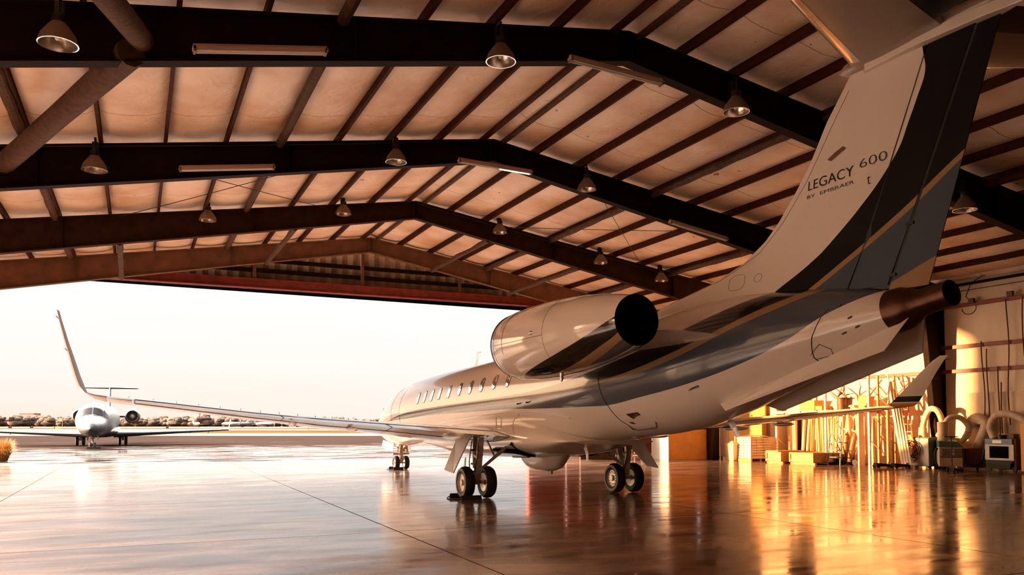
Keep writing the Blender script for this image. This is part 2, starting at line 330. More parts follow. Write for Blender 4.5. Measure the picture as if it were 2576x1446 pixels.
# slab edge runs square to the picture, about at the door
e0 = Vector((25.0, 14.9)); e1 = Vector((17.2, -9.4))
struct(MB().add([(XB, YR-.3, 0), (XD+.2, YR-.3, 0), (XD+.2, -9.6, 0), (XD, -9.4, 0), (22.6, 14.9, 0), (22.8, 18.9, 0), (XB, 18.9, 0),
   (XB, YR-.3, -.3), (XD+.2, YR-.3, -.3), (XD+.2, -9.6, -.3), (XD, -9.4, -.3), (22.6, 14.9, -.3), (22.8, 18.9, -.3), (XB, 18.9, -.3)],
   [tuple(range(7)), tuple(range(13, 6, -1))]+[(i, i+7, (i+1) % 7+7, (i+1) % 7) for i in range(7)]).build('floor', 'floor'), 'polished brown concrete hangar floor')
struct(MB().bb((-60, -600, -.5), (150, 700, -.012)).build('ground', 'apron'), 'wet grey asphalt apron beyond the hangar door')
trk = MB().bar((XD+.25, -9.6, -.03), (23.1, 18.9, -.03), .5, .07)
struct(trk.build('trim_1', mat('rusty_door_track', (.20, .10, .07), .5, noise=.4)), 'dark door track line at the slab edge')

# ceiling: sagging insulation laid over the purlins
PUR = [RY+1.5*k+(.22 if k > 0 else 0) for k in range(-13, 13) if k != 0]
def purl_cells():
    ys = sorted([YR]+[y for y in PUR if YR < y < YL]+[RY, YL]); return ys
ys = purl_cells(); NXc = 96; rings = []
def sagz(x, y):
    for a, b in zip(ys, ys[1:]):
        if a <= y <= b+1e-6:
            t = (y-a)/(b-a); bay = abs(sin(pi*(x-5)/7.6)); sag = (4*t*(1-t))**.7*(.07+.09*min(1, bay*1.5))
            return zr(y)+.24-sag-.02*sin(x*2.3+y*1.1)*4*t*(1-t)
    return zr(y)+.2
Y = [a+(b-a)*k/7 for a, b in zip(ys, ys[1:]) for k in range(7)]+[YL]
for i in range(NXc+1):
    x = XB+(XD-XB)*i/NXc
    rings.append([(x, y, sagz(x, y)) for y in Y])
mb = MB(); mb.loft(rings, False, 0, False)
# roof deck above it keeps the daylight out
mb.add([(XB, YR-.3, zr(YR)+.5), (XD, YR-.3, zr(YR)+.5), (XD, RY, zr(RY)+.5), (XB, RY, zr(RY)+.5), (XD, YL+.3, zr(YL)+.5), (XB, YL+.3, zr(YL)+.5)], [(0,1,2,3), (3,2,4,5)])
struct(mb.build('ceiling', 'fabric', smooth=True), 'sagging white insulation blanket between purlins')

# walls
M['wallfab'] = mat('pale_wall_insulation', (.90, .74, .57), .55, noise=.18, nscale=.8, bump=.6, bscale=1.5, stretch=(1, 1, .35))
def wall_right():
    mb = MB(); xs = [XB+(XD-XB)*i/240 for i in range(241)]; zs = [i*.35 for i in range(22)]+[7.42, zr(YR)+.3]
    R = []
    for x in xs:
        q = abs(((x-2.1) % 3.05)-1.52)/1.52; R.append([(x, YR+.04*(1-q**6)*abs(sin(z*1.45))**.5+.012*sin(x*5+z), z) for z in zs])
    mb.loft(R, False, 0, False); mb.bb((XB, YR-.25, 0), (XD, YR-.12, 7.6)); return mb
struct(wall_right().build('wall_right', 'wallfab', smooth=True), 'pale insulated wall on the right, glowing in low sun')
mb = MB().bb((XB, YL, 0), (-12, YL+.2, 7.8)).bb((10, YL, 0), (XD, YL+.2, 7.8)).bb((-12, YL, 5.6), (10, YL+.2, 7.8)); struct(mb.build('wall_left', 'wallfab'))  # side opening added in the unseen left wall to let in fill light
struct(MB().bb((XD, 16.7, 0), (XD+.12, YL, 7.96)).build('door_2', 'door_red'), 'closed red door panel at the left end of the opening')
# building added out of view on the left: bounces fill light, blocks the sun
t = thing('bounce_building', 'pale building added out of view on the left to bounce fill light', 'building', (1, 36, 0))
MB().bb((-23, 0, 0), (22, 10, 8)).build('wall', M.setdefault('bounce_wall', mat('bounce_building_wall', (.82, .60, .42), .8)), t); MB().prism([(-23.4, -.4, 8), (-23.4, 10.4, 8), (-23.4, 5, 9.6)], (45.8, 0, 0)).build('roof', 'brown', t)
pb = lambda x: [(x, YR-.3, 0), (x, YL+.2, 0), (x, YL+.2, zr(YL)+.4), (x, RY, zr(RY)+.4), (x, YR-.3, zr(YR)+.4)]
struct(MB().prism(pb(XB-.2), (.2, 0, 0)).build('wall_back', 'wallfab'))
# front: gable above the door, closed part to the right
M['corr'] = mat('ribbed_gable_sheet', (.30, .17, .09), .6, noise=.4, nscale=2)
mb = MB()
n = 150
g = [(XD+.25+.03*(i % 2), YR-.3+(YL+.5-YR)*i/n) for i in range(n+1)]
mb.loft([[(x, y, 8.3), (x, y, zr(y)+.42)] for x, y in g], False, 0, False)
mb.bb((XD+.35, YR-.3, 8.2), (XD+.42, YL+.2, 8.9))
mb.prism([(XD+.34, YR-.3, 8.2), (XD+.34, YL+.2, 8.2), (XD+.34, YL+.2, zr(YL)+.45), (XD+.34, RY, zr(RY)+.45), (XD+.34, YR-.3, zr(YR)+.45)], (.08, 0, 0))
struct(mb.build('wall_front', 'corr'), 'dark ribbed gable sheeting over the open door')
struct(MB().bb((XD-.12, YR, 7.98), (XD+.22, YL, 8.34)).bb((XD-.2, YR, 7.94), (XD+.3, YL, 7.99)).bb((XD-.2, YR, 8.33), (XD+.3, YL, 8.37)).build('trim_2', 'header'), 'red steel header beam above the open door')
mb = MB()
for k in range(5): mb.bb((XD+.02, YR+.1+k*2.15, .12), (XD+.12, YR+.1+k*2.15+2.08, 7.96)); 
mb.bb((XD-.02, YR, 1.5), (XD+.02, -9.4, 1.6)); mb.bb((XD-.02, YR, 4.2), (XD+.02, -9.4, 4.3))
struct(mb.build('door_1', 'door_red'), 'closed dark red sliding door panels right of the opening')
struct(MB().bb((XD-.15, -9.55, 0), (XD+.15, -9.35, 7.96)).build('trim_3', 'header'), 'red jamb post at the right edge of the opening')
struct(MB().bb((XD-.1, YR, .02), (XD, -9.6, .12)).build('trim_4', 'white'), 'white strip standing in for the daylight gap under the red door panels')  # white paint in place of the light gap under the panels

# gable girts and wind braces seen against the gable
for k, z in enumerate((8.72, 9.2)):
    w = (10.2-z)/.16
    o = MB().bb((XD-.02, max(YR, RY-w), z), (XD+.2, RY+w, z+.16)).build('gable_girt', 'steel')
    tag(o, ('lower', 'upper')[k]+' dark horizontal girt across the gable above the open door', 'beam', 'gable girts')
for y in (RY, RY-5, RY+5):
    o = MB().bar((XD-.05, y, 8.35), (XD-.05, y, zr(y)+.1), .15, .15).build('gable_post', 'frame_light')
    tag(o, {RY: 'short gable post under the ridge above the door header', RY-5: 'short gable post right of the ridge above the door header', RY+5: 'short gable post left of the ridge above the door header'}[y], 'post', 'gable posts')

# rigid frames
FX = [(-17.8, None), (-10.2, None), (-2.6, 'nearest dark roof frame crossing the top of the picture'), (5.0, 'second dark roof frame, with three bell lamps and a lit tube'), (12.65, 'third roof frame from the camera with small bell lamps'), (19.55, 'farthest roof frame, lighter brown, just inside the open door')]
def frame(x, label, material):
    def depth(y): return .66+.030*abs(y-RY)
    t = thing('roof_frame', label or ('roof frame above and behind the camera' if x > -15 else 'rearmost roof frame behind the camera'), 'beam', group='rigid roof frames')
    for sgn, yw, nm in ((1, YL, 'left'), (-1, YR, 'right')):
        N = 10; yy = [RY+(yw-sgn*.15-RY)*i/N for i in range(N+1)]
        mb = MB()
        top = [(y, zr(y)) for y in yy]; bot = [(y, zr(y)-depth(y)) for y in yy]
        mb.loft([[(x-.01, a[0], a[1]), (x-.01, b[0], b[1]), (x+.01, b[0], b[1]), (x+.01, a[0], a[1])] for a, b in zip(top, bot)])
        for line, dz in ((top, -.012), (bot, .012)):
            mb.loft([[(x-.14, y, z-.014), (x+.14, y, z-.014), (x+.14, y, z+.014), (x-.14, y, z+.014)] for y, z in line])
        mb.build('rafter', material, t)
        mb = MB()
        for k in (0, 4, 8): 
            y = RY+sgn*(.1+1.5*k)
            if abs(y) < 18: mb.bb((x-.13, y-.008, zr(y)-depth(y)), (x+.13, y+.008, zr(y)))
        mb.build('stiffener_plate', material, t)
        # tapered column
        mb = MB(); yo = yw-sgn*.12; zt = zr(yw)-.1
        for fx in (0,):
            mb.loft([[(x-.01, yo, z), (x+.01, yo, z), (x+.01, yo-sgn*w, z), (x-.01, yo-sgn*w, z)] for z, w in ((0, .42), (zt, 1.15))])
            mb.loft([[(x-.13, yo-sgn*w, z), (x+.13, yo-sgn*w, z), (x+.13, yo-sgn*(w+.025), z), (x-.13, yo-sgn*(w+.025), z)] for z, w in ((0, .42), (zt, 1.15))])
            mb.loft([[(x-.13, yo+sgn*.02, z), (x+.13, yo+sgn*.02, z), (x+.13, yo, z), (x-.13, yo, z)] for z, w in ((0, .42), (zt, 1.15))])
        mb.build('column', material, t)
    return t
for x, lb in FX: frame(x, lb, 'frame_light' if x > 18 else ('steel_lit' if x > 12 else 'steel'))

# purlins, one per line along the hangar
ordn = ['', 'first', 'second', 'third', 'fourth', 'fifth', 'sixth', 'seventh', 'eighth', 'ninth', 'tenth', 'eleventh', 'twelfth', 'thirteenth']
for k in range(-12, 13):
    if k == 0: continue
    y = RY+1.5*k+(.22 if k > 0 else 0)
    if y > YL-.3 or y < YR+.3: continue
    thick = abs(k) in (4, 8); side = 'left' if k > 0 else 'right'; z = zr(y)
    mb = MB()
    mb.bb((XB, y-.012, z+.02), (XD, y+.012, z+.23)); mb.bb((XB, y-.04, z), (XD, y+.04, z+.022)); mb.bb((XB, y-.04, z+.22), (XD, y+.04, z+.235))
    if thick:
        R = []
        for i in range(120):
            x = XB+(XD-XB)*i/119; r = .11+.012*sin(i*1.7)+.008*sin(i*.6+k)
            R.append([(x, y+.11+r*cos(a*pi/4), z-.04+r*sin(a*pi/4)) for a in range(8)])
        mb.loft(R, mi=1)
    tag(mb.build('roof_purlin', ['purlin', 'wrapped'], smooth=thick), ('thick wrapped' if thick else 'thin dark red')+f' purlin, {ordn[abs(k)]} from the ridge on the {side} roof slope', 'beam', 'roof purlins')
for s, nm in ((1, 'left'), (-1, 'right')):
    y = RY+s*.33; z = zr(y)-.02; mb = MB(); mb.bb((XB, y-.07, z), (XD, y+.07, z+.10))
    tag(mb.build('ridge_purlin', 'wrapped' if s < 0 else 'purlin'), f'{nm} of the two heavy purlins along the ridge', 'beam', 'ridge purlins')

# struts between the third and the farthest frame, at the lower flanges
for y, lb in ((-3.6, 'right of the ridge'), (4.1, 'left of the ridge'), (9.9, 'farther left of the ridge'), (-7.8, 'farther right of the ridge')):
    a = (12.65, y, zr(y)-.66-.03*abs(y-RY)+.02); b = (19.55, y+.05, zr(y)-.70-.03*abs(y-RY)+.02)
    tag(MB().tube([Vector(a).lerp(Vector(b), t/8)+Vector((0, 0, .02*sin(t*2.1))) for t in range(9)], [.10+.012*sin(t*1.9) for t in range(9)], 8).build('flange_strut', 'wrapped', smooth=True), f'wrapped strut under the roof near the door, {lb}', 'beam', 'lower roof struts')
# big wrapped diagonals, upper left
tag(MB().tube([(-2.7, 9.47, 8.05), (1.2, 10.9, 8.03), (5.0, 12.3, 8.0)], [.24, .22, .24], 10).build('diagonal_brace', 'wrapped', smooth=True), 'big wrapped diagonal brace, upper left, between the two nearest frames', 'beam', 'wrapped diagonal braces')
tag(MB().tube([(-2.7, 9.3, 8.3), (-6.2, 10.0, 7.6)], [.2, .2], 10).build('diagonal_brace', 'wrapped', smooth=True), 'wrapped diagonal brace falling from the top left corner to the nearest frame', 'beam', 'wrapped diagonal braces')

# thin cross-bracing rods in the roof plane
def rod(a, b, lb, sag=.05, r=.012):
    a, b = Vector(a), Vector(b); P = [a.lerp(b, t/10)-Vector((0, 0, sag*4*(t/10)*(1-t/10))) for t in range(11)]
    tag(MB().tube(P, r, 6).build('brace_rod', 'cable'), lb, 'rod', 'roof bracing rods')
for x0, x1 in ((5.1, 12.6),):
    for ya, yb, nm in ((3.0, 10.0, 'left'), (-4.0, -11, 'right')):
        za, zb = zr(ya)-.08, zr(yb)-.08
        rod((x0, ya, za), (x1, yb, zb), f'bracing rod running away from the ridge on the {nm} slope'); rod((x0, yb, zb), (x1, ya, za), f'bracing rod running towards the ridge on the {nm} slope')
rod((12.5, RY, zr(RY)-.1), (12.5, -12, zr(-12)-.12), 'long conduit along the third frame right of the ridge', .0, .02)
rod((4.85, -.5, zr(-.5)-.03), (4.85, 12.5, zr(12.5)-.03), 'dark conduit along the second frame left of the ridge', .06, .016)
rod((-2.6+.2, -2.2, zr(-2.2)-.4), (-2.4, -19, zr(-19)-.4), 'thick pipe slung below the right roof slope', .0, .02)

# wall girts, conduits
for z, lb in ((3.82, 'lowest'), (4.78, 'middle'), (6.40, 'highest')):
    mb = MB().bb((XB, YR+.04, z-.07), (XD, YR+.19, z-.055)).bb((XB, YR+.17, z-.07), (XD, YR+.19, z+.07)).bb((XB, YR+.04, z+.055), (XD, YR+.19, z+.07))
    tag(mb.build('wall_girt', 'girt'), f'{lb} red horizontal girt on the pale right wall', 'beam', 'red wall girts')
tag(MB().bb((XB, YR+.1, 7.16), (XD, YR+.3, 7.24)).build('eave_strut', 'steel'), 'dark eave beam along the top of the pale right wall', 'beam')
o = MB(); 
o.bb((XB, YR+.06, .0), (4.0, YR+.12, 2.95)); tag(o.build('wainscot_board', 'cream'), 'smooth pale board covering the lower right wall behind the machines', 'panel')
for i, (x, z0, z1, w) in enumerate(((3.16, 1.9, 4.9, .05), (2.98, 1.6, 4.6, .03), (2.55, 1.2, 3.9, .02), (2.15, 1.7, 6.4, .04), (2.45, 1.4, 3.3, .02), (1.55, 4.2, 6.4, .03))):
    P = [(x+w*sin(z*1.7+i), YR+.24, z) for z in [z0+(z1-z0)*t/12 for t in range(13)]]
    tag(MB().tube(P, .022, 6).build('wall_conduit', 'conduit', smooth=True), ['leftmost long brown conduit', 'brown conduit just right of the leftmost', 'short conduit ending at a girt', 'tallest brown conduit', 'thin conduit with a switch', 'upper conduit below the highest girt'][i]+' on the right wall', 'pipe', 'wall conduits')
P = [(3.6, YR+.22, 6.45), (3.75, YR+.3, 6.7), (3.55, YR+.25, 7.2), (3.1, YR+.25, 7.4), (2.9, YR+.2, 7.42)]
tag(MB().tube(P, .018, 6).build('wall_cable', 'cable', smooth=True), 'looping dark cable from the highest girt up to the eave', 'cable')
P = [(3.7+.3*cos(a), YR+.20, 6.25+.25*sin(a)) for a in [pi*.9+pi*1.1*t/10 for t in range(11)]]
tag(MB().tube(P, .015, 6).build('cable_loop', 'cable', smooth=True), 'dark cable loop hanging below the highest red girt', 'cable')
tag(MB().tube([(12, YR+.2, 6.95), (-6, YR+.2, 6.95)], .015, 6).build('taut_cable', 'cable'), 'thin taut cable along the wall above the highest girt', 'cable')
for x, z in ((3.55, 6.5), (2.0, 6.55)):
    tag(MB().box((x, YR+.25, z), (.22, .12, .2)).build('junction_box', 'brown', bevel=.01), ('junction box on the highest girt above the cable loop' if x > 3 else 'small box at the top of the tallest wall conduit'), 'box', 'junction boxes')

# ------------------------------------------------------------------ lamps
def bell_lamp(p, s, label):
    t = thing('bell_lamp', label, 'lamp', p, group='high bay bell lamps')
    MB().lathe([(0, .30*s), (.03, .295*s), (.14, .26*s), (.27, .17*s), (.36, .10*s)], (0, 0, 0), (0, 0, 1), 28).build('reflector', 'lampshell', t, True)
    MB().lathe([(.004, .303*s), (-.008, .305*s), (-.008, .285*s), (.03, .28*s), (.14, .245*s), (.27, .155*s), (.34, .08*s), (.345, .01)], (0, 0, 0), (0, 0, 1), 28).build('reflector_lining', 'lampmetal', t, True)
    MB().lathe([(.05, .02), (.08, .05*s), (.18, .055*s), (.25, .03), (.34, .03)], (0, 0, 0), (0, 0, 1), 12).build('bulb', 'white', t, True)
    MB().lathe([(.34, .10*s), (.36, .11*s), (.48, .11*s), (.50, .06)], (0, 0, 0), (0, 0, 1), 14, cap=True).box((.1, 0, .62), (.16, .14, .2)).build('ballast_box', 'black', t, True)
    MB().tube([(0, 0, .48), (0, 0, .8)], .02, 6).bar((0, 0, .8), (.3, 0, .8), .05, .05).build('hanger', 'black', t)
    return t
LMP = [(-3.1, 10.53, 7.82, 'large dim bell lamp at the upper left corner'), (-3.1, 2.76, 8.98, 'bell lamp at the top centre on the nearest frame'), (-3.1, -3.15, 8.9, 'bell lamp on the nearest frame just left of the tail fin'),
 (-3.1, -10.8, 7.45, 'bell lamp half hidden behind the tail fin'), (4.55, 10.33, 7.97, 'leftmost bell lamp on the second frame'), (4.55, 2.67, 9.2, 'middle bell lamp on the second frame'), (4.55, -3.57, 9.15, 'right bell lamp on the second frame'),
 (12.25, 7.15, 8.8, 'leftmost small bell lamp on the third frame'), (12.25, 2.42, 9.52, 'small bell lamp on the third frame left of its ridge'), (12.25, -3.93, 9.45, 'small bell lamp on the third frame right of its ridge'),
 (12.25, -8.63, 8.6, 'small bell lamp on the third frame, second from the right'), (12.25, -11.72, 8.06, 'rightmost small bell lamp on the third frame, above the dorsal fin')]
for x, y, z, lb in LMP: bell_lamp((x, y, z), 1.0, lb)
def strip_light(a, b, lb, lit=False):
    a, b = Vector(a), Vector(b); c = (a+b)/2; L = (b-a).length; t = thing('strip_light', lb, 'lamp', c, group='fluorescent strip lights')
    d = (b-a)/2; 
    MB().bar(-d, d, .16, .05).bar(-d*.99+Vector((0, 0, .05)), d*.99+Vector((0, 0, .05)), .07, .06).build('housing', 'fixture', t)
    for k, s in enumerate((-1, 1)):
        if lit and s == 1: 
            MB().tube([d*.12+Vector((s*.045, 0, -.045)), d*.93+Vector((s*.045, 0, -.045))], .02, 8).build('tube', 'tube_lit', t, label='glowing white tube')
            MB().tube([-d*.95+Vector((s*.045, 0, -.045)), d*.1+Vector((s*.045, 0, -.045))], .02, 8).build('tube', 'white', t)
        else: MB().tube([-d*.95+Vector((s*.045, 0, -.045)), d*.95+Vector((s*.045, 0, -.045))], .02, 8).build('tube', 'white', t)
    for s in (-1, 1): MB().bb((s*.0-.08, d.y*s*.97-.02, d.z*s*.97-.07), (.08, d.y*s*.97+.02, d.z*s*.97+.03)).build('end_cap', 'lampshell', t)
strip_light((-2.95, 8.51, 8.2), (-2.95, 6.19, 8.6), 'strip light on the nearest frame, left of centre at the top')
strip_light((-2.95, 1.12, 9.42), (-2.95, -1.23, 9.30), 'strip light on the nearest frame right of its ridge')
strip_light((4.7, 8.4, 8.30), (4.7, 6.0, 8.66), 'strip light on the second frame left of its ridge')
strip_light((4.7, .72, 9.56), (4.7, -1.72, 9.50), 'strip light on the second frame with a glowing tube', True)
strip_light((4.7, -6.82, 8.5), (4.7, -9.23, 8.12), 'strip light low on the second frame beside the tail')
# ------------------------------------------------------------------ the business jet
ST = [(-10.08,3.52,2.95,.27),(-9.5,3.65,2.74,.43),(-9.0,3.73,2.56,.54),(-8.0,3.82,2.24,.73),(-7.0,3.88,1.93,.89),(-6.0,3.86,1.68,1.0),(-5.0,3.81,1.54,1.07),(-4.0,3.72,1.46,1.12),(-3.0,3.64,1.38,1.14),
 (-1.5,3.59,1.30,1.14),(0,3.56,1.26,1.14),(3,3.51,1.18,1.14),(6,3.43,1.09,1.14),(8,3.36,1.03,1.14),(9.5,3.27,.98,1.14),(10.5,3.16,.95,1.12),(11.3,3.02,.93,1.08),(12,2.84,.93,1.0),(12.6,2.64,.95,.9),(13.2,2.42,.99,.77),(13.8,2.20,1.06,.62),(14.3,2.0,1.16,.45),(14.7,1.8,1.29,.26),(14.9,1.64,1.40,.10)]
def fsec(x):
    for a, b in zip(ST, ST[1:]):
        if x <= b[0]:
            t = max(0, (x-a[0])/(b[0]-a[0])); return [a[i]+(b[i]-a[i])*t for i in (1, 2, 3)]
    return ST[-1][1:]
def fpt(x, z, s=1, off=0):
    t, b, w = fsec(x); c, h = (t+b)/2, (t-b)/2; q = max(-.999, min(.999, (z-c)/h)); a = math.acos(q)
    return Vector((x, s*(w+off)*sin(a), c+(h+off)*cos(a)))
JW = lambda: None
L1 = [(16,1.8),(11,1.83),(9.6,1.885),(8.29,1.925),(4.9,2.029),(2.25,2.061),(0.05,2.091),(-1.07,2.076),(-3.57,2.08),(-4.2,2.09),(-5.21,2.207),(-6.43,2.38),(-7.59,2.627),(-8.63,2.962),(-9.21,3.244),(-9.74,3.447),(-12,4.2)]
L2 = [(16,1.8),(11,1.83),(9.6,1.91),(8.25,1.977),(4.85,2.156),(2.18,2.216),(-0.02,2.27),(-1.15,2.30),(-4.07,2.51),(-5.31,2.64),(-6.52,2.892),(-7.59,3.223),(-8.51,3.495),(-8.91,3.634),(-12,5)]
L3 = [(16,1.8),(11,1.83),(9.6,1.94),(8.22,2.035),(4.84,2.196),(2.17,2.268),(-0.03,2.34),(-1.15,2.37),(-4.11,2.57),(-5.3,2.736),(-6.77,3.079),(-8.21,3.534),(-8.47,3.609),(-12,5.2)]
L4 = [(16,1.8),(11,1.83),(9.6,2.0),(8.21,2.124),(4.83,2.272),(2.17,2.352),(-0.03,2.426),(-1.5,2.5),(-3,2.66),(-4.3,2.86),(-6.08,3.232),(-6.98,3.489),(-7.71,3.71),(-9,4.1),(-12,5.4)]
M['jet'] = stripe_mat('cream_jet_paint_with_blue_gold_black_bands', [(L1, 'blue'), (L2, 'gold'), (L3, 'black'), (L4, 'cream')])
FL = [(-7.3,3.4),(-7.97,3.785),(-8.63,4.116),(-9.17,4.461),(-9.67,4.837),(-10.04,5.195),(-10.23,5.438),(-10.34,5.665),(-10.49,5.975),(-10.62,6.289),(-10.6,6.546),(-10.56,6.8)]
FR = [(-8.1,3.42),(-8.68,3.73),(-9.62,4.236),(-10.33,4.633),(-10.75,4.904),(-11.08,5.11),(-12.6,6.05)]
FG = [(-8.25,3.42),(-8.81,3.71),(-9.66,4.166),(-10.38,4.57),(-11.03,4.996),(-12.6,6.0)]
FB = [(-9.0,3.2),(-9.95,3.588),(-10.63,3.858),(-12.6,4.6)]
M['finpaint'] = stripe_mat('cream_fin_paint_with_sweeping_bands', [(FL, 'black'), (FR, 'gold'), (FG, 'blue'), (FB, 'gold')], 'x_of_z', (3, 8, -13, -4), rough=.5, coat=0, spec=.12)
N1 = [(-7.2,3.46),(-6.95,3.40),(-6.28,3.19),(-5.57,3.02),(-3.85,2.73),(-2.9,2.60),(-2,2.5)]
N2 = [(-7.2,3.26),(-6.95,3.157),(-6.58,3.037),(-5.47,2.774),(-4,2.60),(-2.9,2.52),(-2,2.4)]
N3 = [(-7.2,3.16),(-6.95,3.059),(-5.49,2.71),(-4,2.54),(-2.9,2.4),(-2,2.3)]
M['nacpaint'] = stripe_mat('engine_paint_with_bands', [(N3, 'gold'), (N2, 'black'), (N1, 'cream')], base='blue', rough=.1)
def wl_mat():
    m = stripe_mat('winglet_paint', [([(-12, 2.31), (16, 2.31)], 'cream'), ([(-12, 2.345), (16, 2.345)], 'black'), ([(-12, 2.50), (16, 2.50)], 'cream')], base='gold', rough=.45, coat=.08, spec=.25); return m
PAINT['gold_bright'] = (.75, .36, .06); 
_g = PAINT['gold']; PAINT['gold'] = PAINT['gold_bright']; M['winglet'] = wl_mat(); PAINT['gold'] = _g
M['jetplain'] = stripe_mat('cream_jet_paint', [])
M['leading'] = mat('polished_leading_edge', (.75, .68, .62), .18, metal=.85, noise=.1)

jet = thing('business_jet', 'large cream business jet with blue, gold and black bands parked inside the hangar', 'airplane')
def ring(x, n=56):
    t, b, w = fsec(x); c, h = (t+b)/2, (t-b)/2
    return [(x, w*sin(2*pi*j/n), c+h*cos(2*pi*j/n)) for j in range(n)]
xs = [ST[0][0]+(ST[-1][0]-ST[0][0])*i/150 for i in range(151)]
# smooth the station table a little
def fring(x):
    r = [ring(max(ST[0][0], min(ST[-1][0], x+d))) for d in (-.25, 0, .25)] if ST[0][0]+.26 < x < 14.2 else [ring(x)]*3
    return [tuple(sum(q[k][i] for q in r)/3 for i in range(3)) for k in range(len(r[0]))]
MB().loft([fring(x) for x in xs]).build('fuselage', 'jet', jet, True)
# cabin windows on both sides
for s in (1, -1):
    for i, (wx, wz) in enumerate(((7.27,2.553),(6.6,2.583),(5.92,2.61),(5.24,2.636),(4.42,2.665),(3.56,2.7),(2.75,2.722),(1.95,2.753),(1.12,2.785),(.28,2.81))):
        def oval(k, off, sc=1):
            P = []
            for j in range(20):
                a = 2*pi*j/20; ca, sa = cos(a), sin(a); P.append(fpt(wx+.13*sc*k*math.copysign(abs(ca)**.7, ca), wz+.185*sc*k*math.copysign(abs(sa)**.7, sa), s, off))
            return P
        ctr = [fpt(wx, wz, s, .014)]; w = MB().add(oval(.92, .012)+oval(.5, .014)+ctr, [(j, (j+1) % 20, 20+(j+1) % 20, 20+j) for j in range(20)]+[(20+j, 20+(j+1) % 20, 40) for j in range(20)]).build('cabin_window', 'shade_white' if 'shade_white' in M else M.setdefault('shade_white', mat('reflective_window_pane', (.96, .96, .97), .06, metal=.8)), jet)
        MB().loft([oval(1.03, .000), oval(1.02, .010), oval(.93, .014), oval(.92, .010)], False).build('window_frame', M.setdefault('winframe', mat('window_frame_shade', (.28, .24, .21), .3)), w, True)
# cockpit glazing
for s in (1, -1):
    for k, (xa, xb, za, zb) in enumerate(((11.95, 12.55, 2.28, 2.66), (12.62, 13.12, 2.2, 2.5))):
        P = [fpt(xa, za, s, .012), fpt(xb, za-.02, s, .012), fpt(xb, zb-.12, s, .012), fpt((xa+xb)/2, zb-.02, s, .012), fpt(xa, zb, s, .012)]
        MB().add(P, [(0, 1, 2, 3, 4)]).build('cockpit_window', 'glass', jet)
# thin panel seams
def seam(pts, r=.006, nm='panel_seam', mt='dark', s=1, parent=jet, off=.002, n=6):
    P = []
    for a, b in zip(pts, pts[1:]):
        P += [fpt(a[0]+(b[0]-a[0])*t/n, a[1]+(b[1]-a[1])*t/n, s, off) for t in range(n)]
    P.append(fpt(*pts[-1], s, off)); return MB().tube(P, r, 5).build(nm, mt, parent, True)
seam([(-4.05,2.75),(-4.07,2.55),(-4.12,2.3),(-4.2,2.09),(-4.3,1.81),(-4.42,1.68)])
seam([(-9.3,3.35),(-9.2,3.24),(-9.02,2.95),(-8.92,2.68),(-8.95,2.6)]); seam([(-8.9,2.72),(-9.1,2.86),(-9.22,2.78),(-9.18,2.7),(-8.93,2.66)], .004)
seam([(10.2,3.0),(10.25,2.4),(10.2,1.6)], .004); seam([(9.2,2.9),(9.2,2.0),(9.25,1.6)], .004)
# grab rail, handle, little ports below the rear door
MB().tube([fpt(-4.42,1.70,1,.01), fpt(-4.5,1.67,1,.05), fpt(-4.62,1.665,1,.06), fpt(-5.05,1.70,1,.06), fpt(-5.2,1.71,1,.05), fpt(-5.25,1.77,1,.0)], .016, 8).build('grab_rail', 'chrome', jet, True)
MB().add([fpt(-4.62,1.92,1,.006), fpt(-4.68,1.86,1,.006), fpt(-4.75,1.82,1,.006), fpt(-4.82,1.865,1,.006), fpt(-5.02,1.90,1,.006), fpt(-5.0,1.95,1,.006)], [tuple(range(6))]).build('door_handle_recess', M.setdefault('recess', mat('dark_red_recess', (.07, .012, .01), .4)), jet)
MB().tube([fpt(-4.76,1.86,1,.02), fpt(-4.98,1.92,1,.025)], .012, 6).build('door_handle', 'chrome', jet)
MB().add([fpt(-4.50,1.77,1,.006), fpt(-4.62,1.77,1,.006), fpt(-4.66,1.73,1,.006), fpt(-4.56,1.73,1,.006)], [(0,1,2,3)]).build('access_port', 'dark', jet)
for x, z in ((-.4, 2.2), (-.9, 2.22)): MB().bar(fpt(x, z, 1, 0), fpt(x-.01, z+.02, 1, .07), .05, .03).build('sensor_probe', 'metal', jet)
MB().box(fpt(-6.65, 2.33, 1, .004), (.26, .01, .03), mat=Matrix.Rotation(.2, 3, 'Y')).build('stencil_plate', 'dark', jet)
for x, z in ((-9.45,3.36),(-9.62,3.18),(-9.7,3.05),(-9.5,2.98)): MB().box(fpt(x, z, 1, .003), (.07, .012, .022), mat=Matrix.Rotation(.3, 3, 'Y')).build('vent_louvre', 'dark', jet)
